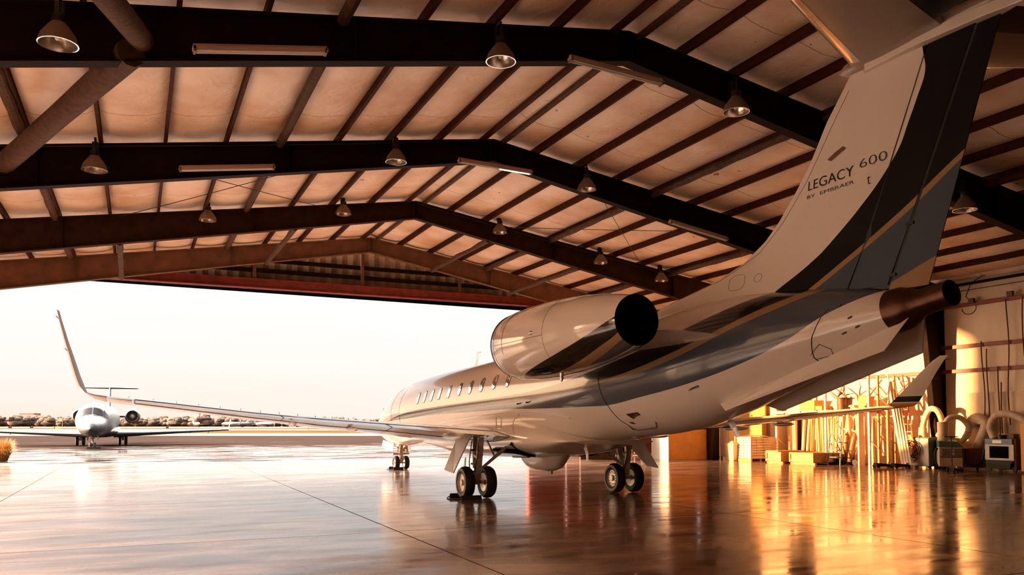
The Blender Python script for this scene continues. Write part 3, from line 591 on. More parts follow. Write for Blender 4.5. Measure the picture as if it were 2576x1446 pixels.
# antennas
MB().loft([[(5.0+dx, dy, 3.44) for dx, dy in ((-.1,0),(0,.012),(.12,0),(0,-.012))], [(4.86+dx, dy, 3.86) for dx, dy in ((-.05,0),(0,.008),(.05,0),(0,-.008))]]).bar((4.95,0,3.86), (4.7,0,3.87), .03, .015).build('blade_antenna', 'jetplain', jet)
MB().box((3.6, 0, 3.51), (.18, .06, .05)).build('beacon_light', 'dark', jet)
MB().loft([[(-1.95+dx, .25+dy, 1.34) for dx, dy in ((-.1,0),(0,.02),(.1,0),(0,-.02))], [(-2.1+dx, .25+dy, 1.08) for dx, dy in ((-.06,0),(0,.015),(.06,0),(0,-.015))], [(-2.12+dx, .25+dy, .92) for dx, dy in ((-.05,0),(0,.012),(.05,0),(0,-.012))]]).build('belly_antenna', 'jetplain', jet)
MB().loft([[(-6.3+dx, -.25+dy, 1.8) for dx, dy in ((-.1,0),(0,.02),(.1,0),(0,-.02))], [(-6.5+dx, -.25+dy, 1.5) for dx, dy in ((-.06,0),(0,.015),(.06,0),(0,-.015))]]).build('belly_antenna', 'jetplain', jet)

# wing-body fairing and belly radome
def fair(x):
    t = itp([(-2.9,0),(-2.2,.3),(-1.2,.75),(0,1),(2.5,1),(4.5,.85),(6,.4),(7.2,0)], x)
    b0 = fsec(x)[1]; return b0+.02-t*(.36-.04*(x > 0)*0), 1.0+.40*t, t
R = []
for i in range(60):
    x = -2.9+10.1*i/59; zb, w, t = fair(x); zt = 1.30+.62*t
    zc = (zt+zb)/2; h = (zt-zb)/2*1.02; n = 40
    R.append([(x, (w*math.copysign(abs(sin(2*pi*j/n))**.72, sin(2*pi*j/n)))*(.93+.07*cos(2*pi*j/n)*-1), zc+h*math.copysign(abs(cos(2*pi*j/n))**.8, cos(2*pi*j/n))) for j in range(n)])
MB().loft(R).build('wing_root_fairing', 'jetplain', jet, True)
for s in (1, -1):
    P = [(x, s*(1.405), z) for x, z in ((-.05,1.66),(-.05,1.86),(.0,1.90),(.2,1.90),(.25,1.86),(.25,1.66),(.2,1.62),(0,1.62),(-.05,1.66))]
    MB().tube(P, .012, 5).build('inspection_panel_ring', 'white', jet, True)
pod = MB(); R = []
for zz, xa, xb, w in ((1.0,-.68,1.75,.34),(.93,-.62,1.66,.33),(.80,-.48,1.55,.30),(.68,-.35,1.38,.24),(.60,-.05,1.1,.16),(.57,.2,.9,.08)):
    n = 30; R.append([((xa+xb)/2+(xb-xa)/2*math.copysign(abs(cos(2*pi*j/n))**.75, cos(2*pi*j/n)), w*math.copysign(abs(sin(2*pi*j/n))**.9, sin(2*pi*j/n)), zz) for j in range(n)])
pod.loft(R); pod.build('belly_radome', 'jetplain', jet, True)
MB().lathe([(0,.05),(.06,.03),(.10,.0)], (.1, 0, .59), (-.4, 0, -1), 10).build('drain_mast', 'metal', jet)

seam([(5.2,1.80),(3.5,1.88),(1.5,1.97),(.2,2.02),(-.8,2.02),(-1.6,1.97),(-2.6,1.86)], .012, 'fairing_edge_strip', 'white', 1, jet, .008)
MB().tube([(-.62, 1.19, 1.97), (-.64, 1.36, 1.80), (-.66, 1.39, 1.62), (-.68, 1.36, 1.50)], .010, 6).build('fairing_edge_strip', 'white', jet, True)
# fin with dorsal fillet, and the two rudder panels
FLE = [(3.3,-4.2),(3.85,-4.35),(3.956,-4.616),(4.034,-5.072),(4.213,-6.256),(4.414,-6.994),(4.677,-7.531),(4.931,-7.856),(5.34,-8.257),(5.691,-8.555),(6.194,-8.884),(6.514,-9.159),(6.80,-9.40)]
fle = lambda z: itp(FLE, z)
fte = lambda z: -10.54-.345*(z-3.49)
lA = lambda z: -9.40-.43*(z-3.68)
lB = lambda z: -9.99-.437*(z-3.57)
def fhalf(x, z):
    a = max(0, fle(z)-x); d = max(0, x-fte(z)); root = max(0, 4.25-z)
    t = .125*min(1, (a/.55)**.5)*min(1, (d/1.5)**.8+.06)*(1.0-.10*(z-3.6))
    fl = 1+1.6*root*min(1, d/2.5)
    return max(.004, t*fl)
def fin_piece(name, fa, fb, z0, z1, nz=34, nx=30, mt='finpaint', shrink=1.0, sep=0):
    R = []
    for i in range(nz+1):
        z = z0+(z1-z0)*i/nz; a, b = fa(z), fb(z); r = []
        for j in range(nx+1): 
            u = j/nx; x = a+(b-a)*(u*u*(3-2*u)*.5+u*.5 if name != 'fin' else u**1.6); r.append((x, fhalf(x, z)*shrink, z))
        for j in range(nx, -1, -1):
            u = j/nx; x = a+(b-a)*(u*u*(3-2*u)*.5+u*.5 if name != 'fin' else u**1.6); r.append((x, -fhalf(x, z)*shrink, z))
        R.append(r)
    return MB().loft(R).build(name, mt, jet, True)
fin_piece('fin', fle, lambda z: lA(z)+.012, 3.35, 6.72, 60, 40)
fin_piece('rudder', lambda z: lA(z)-.012, lambda z: lB(z)+.025, 3.60, 6.62)
fin_piece('rudder', lambda z: lB(z)-.025, fte, 3.52, 6.6)
R = [[(lA(z)+.012, s*fhalf(lA(z), z)*.7, z) for s in (1, -1)]+[(lB(z)-.03, s*fhalf(lB(z), z)*.7, z) for s in (-1, 1)] for z in (3.55, 6.6)]
MB().loft(R).build('rudder_hinge_spar', 'black', jet)
for z in (3.72, 4.36): MB().box((lB(z), fhalf(lB(z), z)+.005, z), (.12, .03, .04)).build('hinge_bracket', 'black', jet)
# panels drawn on the dorsal fillet and fin
def finline(pts, r=.006, n=4):
    P = []
    for a, b in zip(pts, pts[1:]): P += [(a[0]+(b[0]-a[0])*t/n, a[1]+(b[1]-a[1])*t/n) for t in range(n)]
    P.append(pts[-1]); return MB().tube([(x, fhalf(x, z)+.002, z) for x, z in P], r, 5)
finline([(fle(z)-.22-.1*(z < 4.6), z) for z in (3.98, 4.2, 4.5, 4.9, 5.4, 6.0, 6.5)]).build('fin_seam', 'winframe', jet, True)
finline([(-7.0+.2*math.copysign(abs(cos(a))**.6, cos(a)), 4.09+.13*math.copysign(abs(sin(a))**.6, sin(a))) for a in [2*pi*k/16 for k in range(17)]], .004, 1).build('access_panel_outline', 'winframe', jet, True)
finline([(-7.52+.09*cos(a), 4.09+.07*sin(a)) for a in [2*pi*k/14 for k in range(15)]], .004, 1).build('access_panel_outline', 'winframe', jet, True)
# air scoop
MB().add([(x, fhalf(x, z)+.008, z) for x, z in ((-8.98,5.60),(-9.06,5.555),(-9.24,5.63),(-9.34,5.66),(-9.28,5.71),(-9.12,5.66))], [tuple(range(6))]).build('air_scoop', 'brown', jet)
# lettering on the fin
def lettering(txt, x0, z0, x1, h, name, bold=0.0, italic=0):
    cu = bpy.data.curves.new('tmp_text', 'FONT'); cu.body = txt; cu.size = 1; cu.resolution_u = 6; cu.offset = bold; cu.shear = italic
    to = bpy.data.objects.new('tmp_text', cu); SC.collection.objects.link(to); bpy.context.view_layer.update()
    me = bpy.data.meshes.new_from_object(to.evaluated_get(bpy.context.evaluated_depsgraph_get()))
    bpy.data.objects.remove(to); bpy.data.curves.remove(cu)
    X = [v.co.x for v in me.vertices]; Yv = [v.co.y for v in me.vertices]; mx, MX, my, MY = min(X), max(X), min(Yv), max(Yv)
    for v in me.vertices:
        x = x0+(x1-x0)*(v.co.x-mx)/(MX-mx); z = z0+h*(v.co.y-my)/(MY-my); v.co = (x, fhalf(x, z)+.006, z)
    me.materials.append(M['black']); o = bpy.data.objects.new(name, me); SC.collection.objects.link(o); o.parent = jet; me.name = name; return o
lettering('LEGACY', -8.585, 5.235, -9.47, .145, 'lettering'); lettering('600', -9.575, 5.30, -10.03, .125, 'lettering', -.016)
lettering('BY  EMBRAER', -8.575, 5.115, -9.475, .05, 'lettering', -.004)
lettering('t', -9.70, 5.035, -9.76, .12, 'emblem', -.01)

# exhaust cone and auxiliary power unit pipe
MB().lathe([(0,.30),(.18,.285),(.32,.22),(.42,.175),(.85,.17),(.85,.15),(.4,.14)], (-10.03, 0, 3.24), (-1, 0, .15), 40).build('tail_exhaust_cone', 'apu', jet, True)
MB().lathe([(.60,.0),(.61,.145)], (-10.03, 0, 3.24), (-1, 0, .15), 24).build('exhaust_throat', 'hole', jet)
# ventral strakes
for s in (1, -1):
    P = [(-6.75,.38,2.12),(-7.22,.60,1.94),(-10.15,.37,2.68),(-10.36,.14,3.12),(-9.9,.12,3.1)]
    mb = MB(); mb.prism([(x, s*y, z) for x, y, z in P], (0, -.03*s, .02)); mb.build('ventral_strake', 'jetplain', jet)

# engines
NAC = [(-2.42,.55,3.33),(-2.46,.60,3.33),(-2.6,.655,3.325),(-3.0,.70,3.32),(-3.6,.72,3.315),(-4.2,.715,3.32),(-4.8,.69,3.33),(-5.4,.645,3.34),(-6.0,.575,3.35),(-6.5,.49,3.36),(-6.95,.405,3.37)]
NYC = 2.1
def nrad(x): 
    for a, b in zip(NAC, NAC[1:]):
        if x >= b[0]:
            t = (a[0]-x)/(a[0]-b[0]); return a[1]+(b[1]-a[1])*t, a[2]+(b[2]-a[2])*t
    return NAC[-1][1:]
for s in (1, -1):
    n = 56; rings = []
    for i in range(61):
        x = -2.42-(6.95-2.42)*i/60; rr = [nrad(max(-6.95, min(-2.42, x+d))) for d in ((-.1, 0, .1) if i > 4 else (0, 0, 0))]; r = sum(q[0] for q in rr)/3; c = sum(q[1] for q in rr)/3
        rings.append([(x, s*NYC+r*sin(2*pi*j/n), c+r*cos(2*pi*j/n)) for j in range(n)])
    nac = MB().loft(rings, False).build('engine_nacelle', 'nacpaint', jet, True)
    MB().lathe([(0,.405),(-.02,.39),(.25,.37),(.9,.33),(.95,.0)], (-6.95, s*NYC, 3.37), (1, 0, 0), 48).build('exhaust_duct', 'hole', nac, True)
    MB().lathe([(0,.14),(.35,.10),(.55,.02)], (-6.2, s*NYC, 3.36), (-1, 0, 0), 20).build('exhaust_plug', 'hole', nac, True)
    MB().lathe([(-.16,.66),(-.06,.625),(0,.58),(.02,.55),(-.02,.52),(-.3,.49)], (-2.42, s*NYC, 3.33), (1, 0, 0), 48).build('inlet_lip', 'leading', nac, True)
    MB().lathe([(0,.0),(.2,.12),(.25,.50)], (-2.9, s*NYC, 3.32), (-1, 0, 0), 32).build('fan_face', 'dark', nac, True)
    for xx, a0, a1 in ((-4.95, 0, 2*pi), (-3.25, .2, 1.9), (-2.75, 0, 2*pi)):
        r, c = nrad(xx); r += .001
        MB().tube([(xx, s*(NYC+r*sin(a)), c+r*cos(a)) for a in [a0+(a1-a0)*k/40 for k in range(41)]], .004, 4).build('cowl_seam', 'dark', nac)
    P = []
    for k in range(21):
        x = -2.8-2.15*k/20; r, c = nrad(x); P.append((x, s*(NYC+(r+.001)*sin(1.62)), c+r*cos(1.62)))
    MB().tube(P, .004, 4).build('cowl_seam', 'dark', nac)
    r, c = nrad(-4.55); MB().sphere((-4.55, s*(NYC+r*sin(1.5)), c+r*cos(1.5)), .05, 10, 7, sc=(1.4, .5, .7)).build('cowl_latch', 'metal', nac, True)
    r, c = nrad(-4.7); MB().lathe([(0,.035),(.1,.035),(.16,.01)], (-4.7, s*(NYC+.15), c-r+.02), (0, 0, -1), 10).build('drain_mast', 'metal', nac, True)
    MB().box((-4.4, s*(NYC+.3), nrad(-4.4)[1]-nrad(-4.4)[0]*.93), (.4, .02, .02)).build('vent_louvre', 'dark', nac)
    # pylon
    R = []
    for y, xa, xb, z, th in ((.75,-3.3,-7.4,3.15,.15),(1.35,-3.3,-7.1,3.22,.13),(1.75,-3.4,-6.6,3.28,.12)):
        R.append([(xa+(xb-xa)*u, s*y, z+sg*th*(4*u*(1-u))**.45*(1-.3*u)) for sg in (1,) for u in [k/14 for k in range(15)]]+[(xa+(xb-xa)*u, s*y, z-th*(4*u*(1-u))**.45*(1-.3*u)) for u in [k/14 for k in range(13, 0, -1)]])
    MB().loft(R).build('engine_pylon', M.setdefault('pylon', stripe_mat('pylon_paint', [([(-12,3.22),(16,3.22)], 'cream')], base='cream')), jet, True)

# tailplane
def airfoil(c, n=14):   # unit points from LE (0) to TE (1) and back, thickness ratio c
    up = []
    for k in range(n+1):
        x = .5*(1-cos(pi*k/n)); t = 5*c*(.2969*sqrt(x)-.126*x-.3516*x*x+.2843*x**3-.1036*x**4); up.append((x, t))
    return up+[(x, -t) for x, t in up[-2:0:-1]]
def surf(secs, t_ratio, s, sl=(0, 1), wash=0):
    """secs: (y, xLE, xTE, z[, thickness ratio]); slice of chord"""
    R = []
    for q in secs:
        y, a, b, z = q[:4]; tr = q[4] if len(q) > 4 else t_ratio; c = a-b; u0, u1 = sl
        pts = airfoil(tr); r = []
        for x, t in pts:
            u = u0+(u1-u0)*x
            tt = 5*tr*(.2969*sqrt(u)-.126*u-.3516*u*u+.2843*u**3-.1036*u**4)*(1 if t > 0 else -1) if 0 < x < 1 else (0 if (u in (0, 1)) else 0)
            if (x == 0 or x == 1) and 0 < u < 1: tt = 0
            r.append((a-c*u, s*y, z+tt*c))
        R.append(r)
    return MB().loft(R)
for s in (1, -1):
    se = [(0.0,-9.42,-11.55,6.80),(.9,-9.86,-11.72,6.80),(2.2,-10.50,-11.95,6.80),(3.77,-11.25,-12.25,6.80)]
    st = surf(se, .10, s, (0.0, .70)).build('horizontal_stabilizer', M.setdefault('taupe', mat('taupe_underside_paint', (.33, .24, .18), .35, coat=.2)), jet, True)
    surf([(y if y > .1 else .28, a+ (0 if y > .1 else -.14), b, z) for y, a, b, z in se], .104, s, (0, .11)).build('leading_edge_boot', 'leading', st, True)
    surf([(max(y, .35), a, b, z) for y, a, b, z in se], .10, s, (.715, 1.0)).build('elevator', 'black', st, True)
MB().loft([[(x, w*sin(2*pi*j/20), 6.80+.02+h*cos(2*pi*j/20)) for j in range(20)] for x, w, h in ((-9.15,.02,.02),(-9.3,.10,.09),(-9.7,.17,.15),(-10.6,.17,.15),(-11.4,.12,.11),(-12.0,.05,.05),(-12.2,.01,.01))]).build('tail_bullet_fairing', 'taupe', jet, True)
R = [[(x, s2*w, z) for s2, z in ((1, 6.62), (1, 6.76), (-1, 6.76), (-1, 6.62))] for x, w in ((-9.62,.05),(-9.75,.17),(-10.6,.19),(-11.5,.10),(-11.9,.02))]
MB().loft(R).build('tailplane_seal_fairing', 'jetplain', jet, False, .01)

# wings
LE = lambda y: -1.0+(10-y)*.488
TE = lambda y: -2.0+(10-y)*.25 if y > 4.2 else -.55
ZC = [(0,1.36),(1.2,1.42),(2.7,1.53),(4.2,1.655),(5.7,1.765),(7.2,1.905),(8.8,2.08),(10,2.205)]
for s in (1, -1):
    ys_ = [.6,1.2,2,2.7,3.4,4.2,5,5.7,6.5,7.2,8,8.8,9.5,9.75]
    se = [(y, LE(y), TE(y), itp(ZC, y), .125 if y < 3 else (.12 if y < 6 else .105)) for y in ys_]
    wing = surf(se, .12, s).build('wing', 'jetplain', jet, True)
    # winglet: curves up from the tip
    R = []
    for y, z, a, b in ((9.35,itp(ZC,9.35)-.0,LE(9.35)+.01,TE(9.35)-.01),(9.75,itp(ZC,9.75),LE(9.75),TE(9.75)),(9.95,2.215,-1.05,-2.02),(10.08,2.27,-1.12,-2.06),(10.16,2.38,-1.22,-2.10),(10.22,2.55,-1.38,-2.18),(10.30,2.85,-1.66,-2.32),(10.38,3.15,-1.95,-2.46),(10.45,3.45,-2.28,-2.64),(10.47,3.58,-2.50,-2.76)):
        nn = min(1, max(0, (z-2.19)/.2)); r = []
        for u, t in airfoil(.10): r.append((a-(a-b)*u, s*(y+t*(a-b)*nn*1.3), z+t*(a-b)*(1-nn)))
        R.append(r)
    MB().loft(R).build('winglet', 'winglet' if s < 0 else M.setdefault('wlplain', stripe_mat('plain_winglet_paint', [], rough=.45, coat=.08, spec=.25)), jet, True)
    # leading edge, flap and aileron seams, flap track fairings, vortilons, static wicks
    surf([(y, a+.004, b, z, t*1.03) for y, a, b, z, t in se if y > 1.5], .12, s, (0, .07)).build('leading_edge', 'leading', wing, True)
    def wtop(y, u, sg=1, off=.003):
        c = LE(y)-TE(y); tr = .125 if y < 3 else (.12 if y < 6 else .105); tt = 5*tr*(.2969*sqrt(u)-.126*u-.3516*u*u+.2843*u**3-.1036*u**4)*c
        return (LE(y)-c*u, s*y, itp(ZC, y)+sg*(tt+off))
    for sg in (1, -1):
        MB().tube([wtop(1.4+(9.3-1.4)*k/30, .74, sg) for k in range(31)], .006, 4).build('flap_seam', 'dark', wing)
        for yy in (1.4, 4.2, 6.6, 9.3): MB().tube([wtop(yy, .74+.25*k/5, sg) for k in range(6)], .006, 4).build('flap_seam', 'dark', wing)
    for yy, ln in ((2.75, 1.3), (5.1, 1.05), (6.4, .8)):
        R = []
        for k in range(9):
            u = k/8; x = TE(yy)+ln*.7-ln*u; w = .055*(4*u*(1-u))**.5+.006; R.append([(x, s*yy+w*sin(2*pi*j/12)*.8, itp(ZC, yy)-.11+.01*u+w*cos(2*pi*j/12)*.9) for j in range(12)])
        MB().loft(R).build('flap_track_fairing', 'jetplain', wing, True)
    for yy in (5.7, 6.5, 7.25, 8.1): 
        x = LE(yy)+.03; z = itp(ZC, yy); MB().prism([(x, s*yy, z), (x+.06, s*yy, z-.05), (x+.03, s*yy, z-.16), (x-.25, s*yy, z-.07)], (0, .012, 0)).build('vortilon', 'metal', wing)
    for k in range(12):
        yy = 9.4-k*.42; MB().box((LE(yy)-(LE(yy)-TE(yy))*.2, s*yy, itp(ZC, yy)+.062*(LE(yy)-TE(yy))*.95+.02), (.05, .006, .03)).build('vortex_generator', 'dark', wing)
    for zz, yy, xx in ((3.45, 10.46, -2.66), (2.95, 10.34, -2.38)): MB().bar((xx, s*yy, zz), (xx-.16, s*(yy+.02), zz+.02), .008, .008).build('static_wick', 'dark', wing)

# landing gear
def wheel(t_name, c, r, w, parent, side, spoked=True, hub='hub'):
    """side: +1 if the outer face looks to +y"""
    hw = w/2; q = hw*.55
    prof = [(-hw*.8, r*.60), (-hw, r*.72), (-hw*.98, r*.86), (-q, r*.975), (0, r), (q, r*.975), (hw*.98, r*.86), (hw, r*.72), (hw*.8, r*.60)]
    wl = MB().lathe(prof, c, (0, 1, 0), 40).build(t_name, 'tyre', parent, True)
    MB().lathe([(hw*1.0, r*.70), (hw*1.03, r*.74), (hw*.99, r*.88), (hw*.985, r*.80)], c, (0, side, 0), 40).build('tyre_sidewall', 'tyre_wall', wl, True)
    h = MB().lathe([(hw*.80, r*.605), (hw*.92, r*.60), (hw*.80, r*.56), (hw*.62, r*.54), (hw*.60, r*.2), (hw*.95, r*.17), (hw*.97, 0)], c, (0, side, 0), 36)
    if spoked:
        for k in range(14):
            a = 2*pi*k/14; rr = r*.42
            h.box((c[0]+rr*cos(a), c[1]+side*hw*.63, c[2]+rr*sin(a)), (.035, .012, .02), 1, mat=Matrix.Rotation(-a, 3, 'Y'))
    h.lathe([(-hw*.8, r*.58), (-hw*.5, r*.2), (-hw*.9, 0)], c, (0, side, 0), 20)
    h.build('wheel_hub', [hub, 'black'], wl, True); return wl
for s in (1, -1):
    y = 2.02*s
    leg = MB().tube([(0,y,.38),(0.0,y,.80)], .055, 12).tube([(0,y,.72),(.12,y*.98,1.05),(.15,y*.97,1.5)], .085, 12).tube([(-.05,y,.38),(.05,y,.38)], .06, 10)
    leg = leg.build('main_gear_strut', 'gear', jet, True)
    MB().tube([(0,y-.3,.38),(0,y+.3,.38)], .045, 10).build('axle', 'metal', leg, True)
    MB().bar((-.10,y,.45), (-.28,y,1.42), .13, .07).bar((-.13,y,.95), (.05,y,1.0), .10, .05).build('trailing_arm', 'gear', leg)
    MB().box((-.21,y+.0,1.02), (.05,.15,.07)).box((-.235,y,1.15), (.05,.15,.07)).build('data_plate', 'black', leg)
    MB().tube([(-.1,y-.12*s,.72), (-.02,y-.55*s,1.02), (.05,y-.95*s,1.30)], [.035,.045,.04], 8).tube([(-.02,y-.45*s,.98), (-.05,y-.25*s,1.35)], .02, 6).build('side_brace', 'gear', leg, True)
    MB().tube([(.16,y-.1,.55),(.19,y-.12,.9),(.15,y-.08,1.4)], .02, 6).tube([(.14,y+.1,.5),(.2,y+.1,.85),(.15,y+.05,1.35)], .014, 6).tube([(-.15,y+.1,.6),(-.3,y+.09,1.0),(-.25,y+.05,1.4)], .014, 6).build('brake_hose', 'black', leg, True)
    for k, z in enumerate((.62, .8, 1.12)): MB().lathe([(-.02,.095),(.02,.095)], (.05+.05*k, y, z), (0, 0, 1), 12, cap=True).build('clamp', 'black', leg)
    # outer door panel hanging outboard and small door on the strut
    MB().prism([(.50,y+.30*s,1.33),(-.32,y+.30*s,1.36),(-.44,y+.72*s,.62),(.10,y+.74*s,.66)], (.0, .02*s, .02)).build('gear_door', 'jetplain', leg)
    MB().prism([(.62,y+.16*s,1.50),(-.25,y+.16*s,1.50),(-.32,y+.31*s,1.34),(.50,y+.31*s,1.31)], (0, .03*s, .0)).build('gear_door_hinge_fairing', 'jetplain', leg)
    MB().prism([(.30,y+.16*s,.95),(.18,y+.18*s,.95),(.22,y+.20*s,.36),(.40,y+.20*s,.30)], (0, .015*s, 0)).build('wheel_fairing_plate', 'gear', leg)
    for d in (.27, -.27): wheel('main_wheel', (0, y+d*1.0, .375), .375, .24, jet, 1 if (d > 0) else -1, s < 0, 'hub' if s < 0 else 'hub')
    # the near-side face of the inner wheels also shows a hub
    for d in (-.27,): pass
for s in (1, -1):   # wheel wells in the fairing
    MB().prism([(.75, .75*s, 1.0), (-.55, .75*s, 1.02), (-.55, 1.28*s, 1.15), (.75, 1.28*s, 1.14)], (0, 0, -.06)).build('wheel_well', 'hole', jet)
    MB().tube([(-.35,1.30*s,1.28),(-.5,1.1*s,1.1),(-.3,.8*s,.97),(.8,.7*s,.93)], .04, 8).build('wheel_well_rim', 'black', jet, True)
nx = 12.71
ng = MB().tube([(nx,0,.26),(nx,0,.62)], .045, 10).tube([(nx,0,.55),(nx-.03,0,1.1)], .075, 12).build('nose_gear_strut', 'gear', jet, True)
MB().tube([(nx,-.32,.60),(nx,.32,.60)], .04, 8).tube([(nx,-.15,.75),(nx,.15,.75)], .07, 10).build('steering_actuator', 'gear', ng, True)
MB().bar((nx-.08,0,.55), (nx-.26,0,.42), .09, .03).bar((nx-.26,0,.42), (nx-.04,0,.28), .09, .03).build('torque_link', 'gear', ng)
MB().tube([(nx,-.24,.26),(nx,.24,.26)], .03, 8).build('axle', 'metal', ng, True)
for k in (-1, 1): MB().lathe([(0,.06),(.07,.05),(.08,0)], (nx-.1, k*.14, .82), (-1, 0, .1), 12).build('taxi_light', 'lampmetal', ng, True)
for d in (.19, -.19): wheel('nose_wheel', (nx, d, .265), .265, .17, jet, 1 if d > 0 else -1, False)
for s in (1, -1):
    P = [(nx-.1, s*.30, 1.0), (nx+1.55, s*.26, 1.10), (nx+1.6, s*.30, .86), (nx+.9, s*.34, .76), (nx-.1, s*.36, .70)]
    MB().prism(P, (0, .015*s, 0)).build('nose_gear_door', 'jetplain', jet)
    MB().prism([(nx-.12, s*.12, .98), (nx-.42, s*.12, .98), (nx-.38, s*.16, .66), (nx-.2, s*.16, .62)], (0, .015*s, 0)).build('nose_gear_door', 'gear', jet)

# chocks
def chock_pair(cx, cy, r, lb, wdt=.55):
    for k, s in enumerate((1, -1)):
        x = cx+s*r*.72
        o = MB().prism([(x-.07*s*-1, cy-wdt/2, 0), (x+.15*s, cy-wdt/2, 0), (x+.09*s, cy-wdt/2, .11)], (0, wdt, 0)).build('wheel_chock', 'chock', bevel=.008)
        tag(o, lb[k], 'chock', 'wheel chocks')
    P = [(cx+r*.95, cy+wdt/2, .05), (cx+r*.6, cy+wdt/2+.12, .015), (cx, cy+wdt/2+.16, .012), (cx-r*.6, cy+wdt/2+.10, .015), (cx-r*.9, cy+wdt/2, .05)]
    tag(MB().tube(P, .012, 6).build('chock_rope', 'rope', smooth=True), lb[2], 'rope', 'chock ropes')
chock_pair(0, 2.29, .375, ('black rubber chock ahead of the jet\'s left main wheel', 'black rubber chock behind the jet\'s left main wheel, nearest the camera', 'dark rope joining the chocks at the jet\'s left main wheel'), .5)
chock_pair(nx, .19, .265, ('black chock ahead of the jet\'s nose wheels', 'black chock behind the jet\'s nose wheels', 'dark rope joining the chocks at the jet\'s nose wheels'), .4)
# ------------------------------------------------------------------ airfield outside
HA = radians(24.47)
def W(X, Z, h=0):   # metres right of / ahead of the camera -> world axes
    a, b = X-1.005, Z-20.146
    return Vector((-sin(HA)*a+cos(HA)*b, -cos(HA)*a-sin(HA)*b, h))
def band(z0, z1, name, m, h, lb, x0=-1400, x1=900):
    return struct(MB().add([W(x0, z0, h), W(x1, z0, h), W(x1, z1, h), W(x0, z1, h)], [(0, 1, 2, 3)]).build(name, m), lb)
M['pave'] = mat('pale_runway_concrete', (.115, .09, .082), .9, spec=0, noise=.15, nscale=.05); M['field'] = mat('dry_airfield_grass', (.06, .036, .017), .9, spec=0, noise=.3, nscale=.04)
M['line'] = mat('yellow_line_paint', (.75, .5, .12), .6)
band(120, 132, 'ground_edge_line', 'line', .004, 'faint yellow edge line of the apron', -60, 200) if False else None
band(127, 2600, 'ground_field', 'pave', .0, 'pale concrete taxiways beyond the apron')
band(168, 250, 'ground_grass_strip', 'field', .02, 'orange dry grass strip across the airfield')
band(330, 420, 'ground_grass_strip_far', 'field', .02, 'farther thin strip of dry grass')
band(640, 2500, 'ground_far_field', 'field', .02, 'farthest dry grass below the trees')
# grass clump by the door
def clump():
    mb = MB(); rnd = random.Random(3)
    for i in range(2600):
        a = rnd.uniform(0, 2*pi); r0 = .28*rnd.random()**.5; el = rnd.uniform(.0, 1.35); h = rnd.uniform(.7, 1.15); d = Vector((cos(a), sin(a), 0)); p = Vector((r0*cos(a*3), r0*sin(a*3), 0))
        P = []; L_ = h
        for k in range(5):
            t = k/4; P.append(p+d*(L_*sin(el)*t*(.7+.3*t))+Vector((0, 0, L_*(cos(el)*t+.35*sin(pi*t*.9)*sin(el)*.9-.0*t))))
        wv = Vector((-sin(a), cos(a), 0))*.008
        vs = [q+wv*(1-k/4.2) for k, q in enumerate(P)]+[q-wv*(1-k/4.2) for k, q in enumerate(P)]
        mb.add(vs, [(k, k+1, k+6, k+5) for k in range(4)])
    return mb
g = clump().build('grass_clump', 'grass'); g.location = (27.4, 15.05, 0); tag(g, 'bushy clump of golden ornamental grass at the left edge', 'plant')

# ---- white regional jet parked nose-on
fj = thing('regional_jet', 'white twin-engine jet parked nose-on on the apron outside, left', 'airplane', (48.2, 12.1, 0), radians(179))
FS = [(2.9,1.42,.02,.02),(2.8,1.42,.15,.14),(2.5,1.46,.42,.36),(2.0,1.52,.70,.56),(1.5,1.58,.88,.70),(1.25,1.62,.95,.76),(.55,1.93,1.10,1.06),(0,2.01,1.17,1.14),(-1,2.07,1.23,1.2),(-3,2.1,1.26,1.24),(-14,2.15,1.26,1.24),(-17,2.35,1.05,1.02),(-20,2.62,.66,.66),(-22.5,2.85,.25,.28),(-23,2.9,.05,.06)]
def fjr(x):
    q = [itp([(a[0], a[i]) for a in FS[::-1]], x) for i in (1, 2, 3)]; return q
n = 32; R = []
for i in range(90):
    x = 2.9-25.9*(i/89)**1.5; z, w, h = fjr(x); R.append([(x, w*sin(2*pi*j/n), z+h*cos(2*pi*j/n)) for j in range(n)])
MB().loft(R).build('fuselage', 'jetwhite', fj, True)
def fjp(x, a, off=.02):
    z, w, h = fjr(x); return Vector((x, (w+off)*sin(a), z+(h+off)*cos(a)))
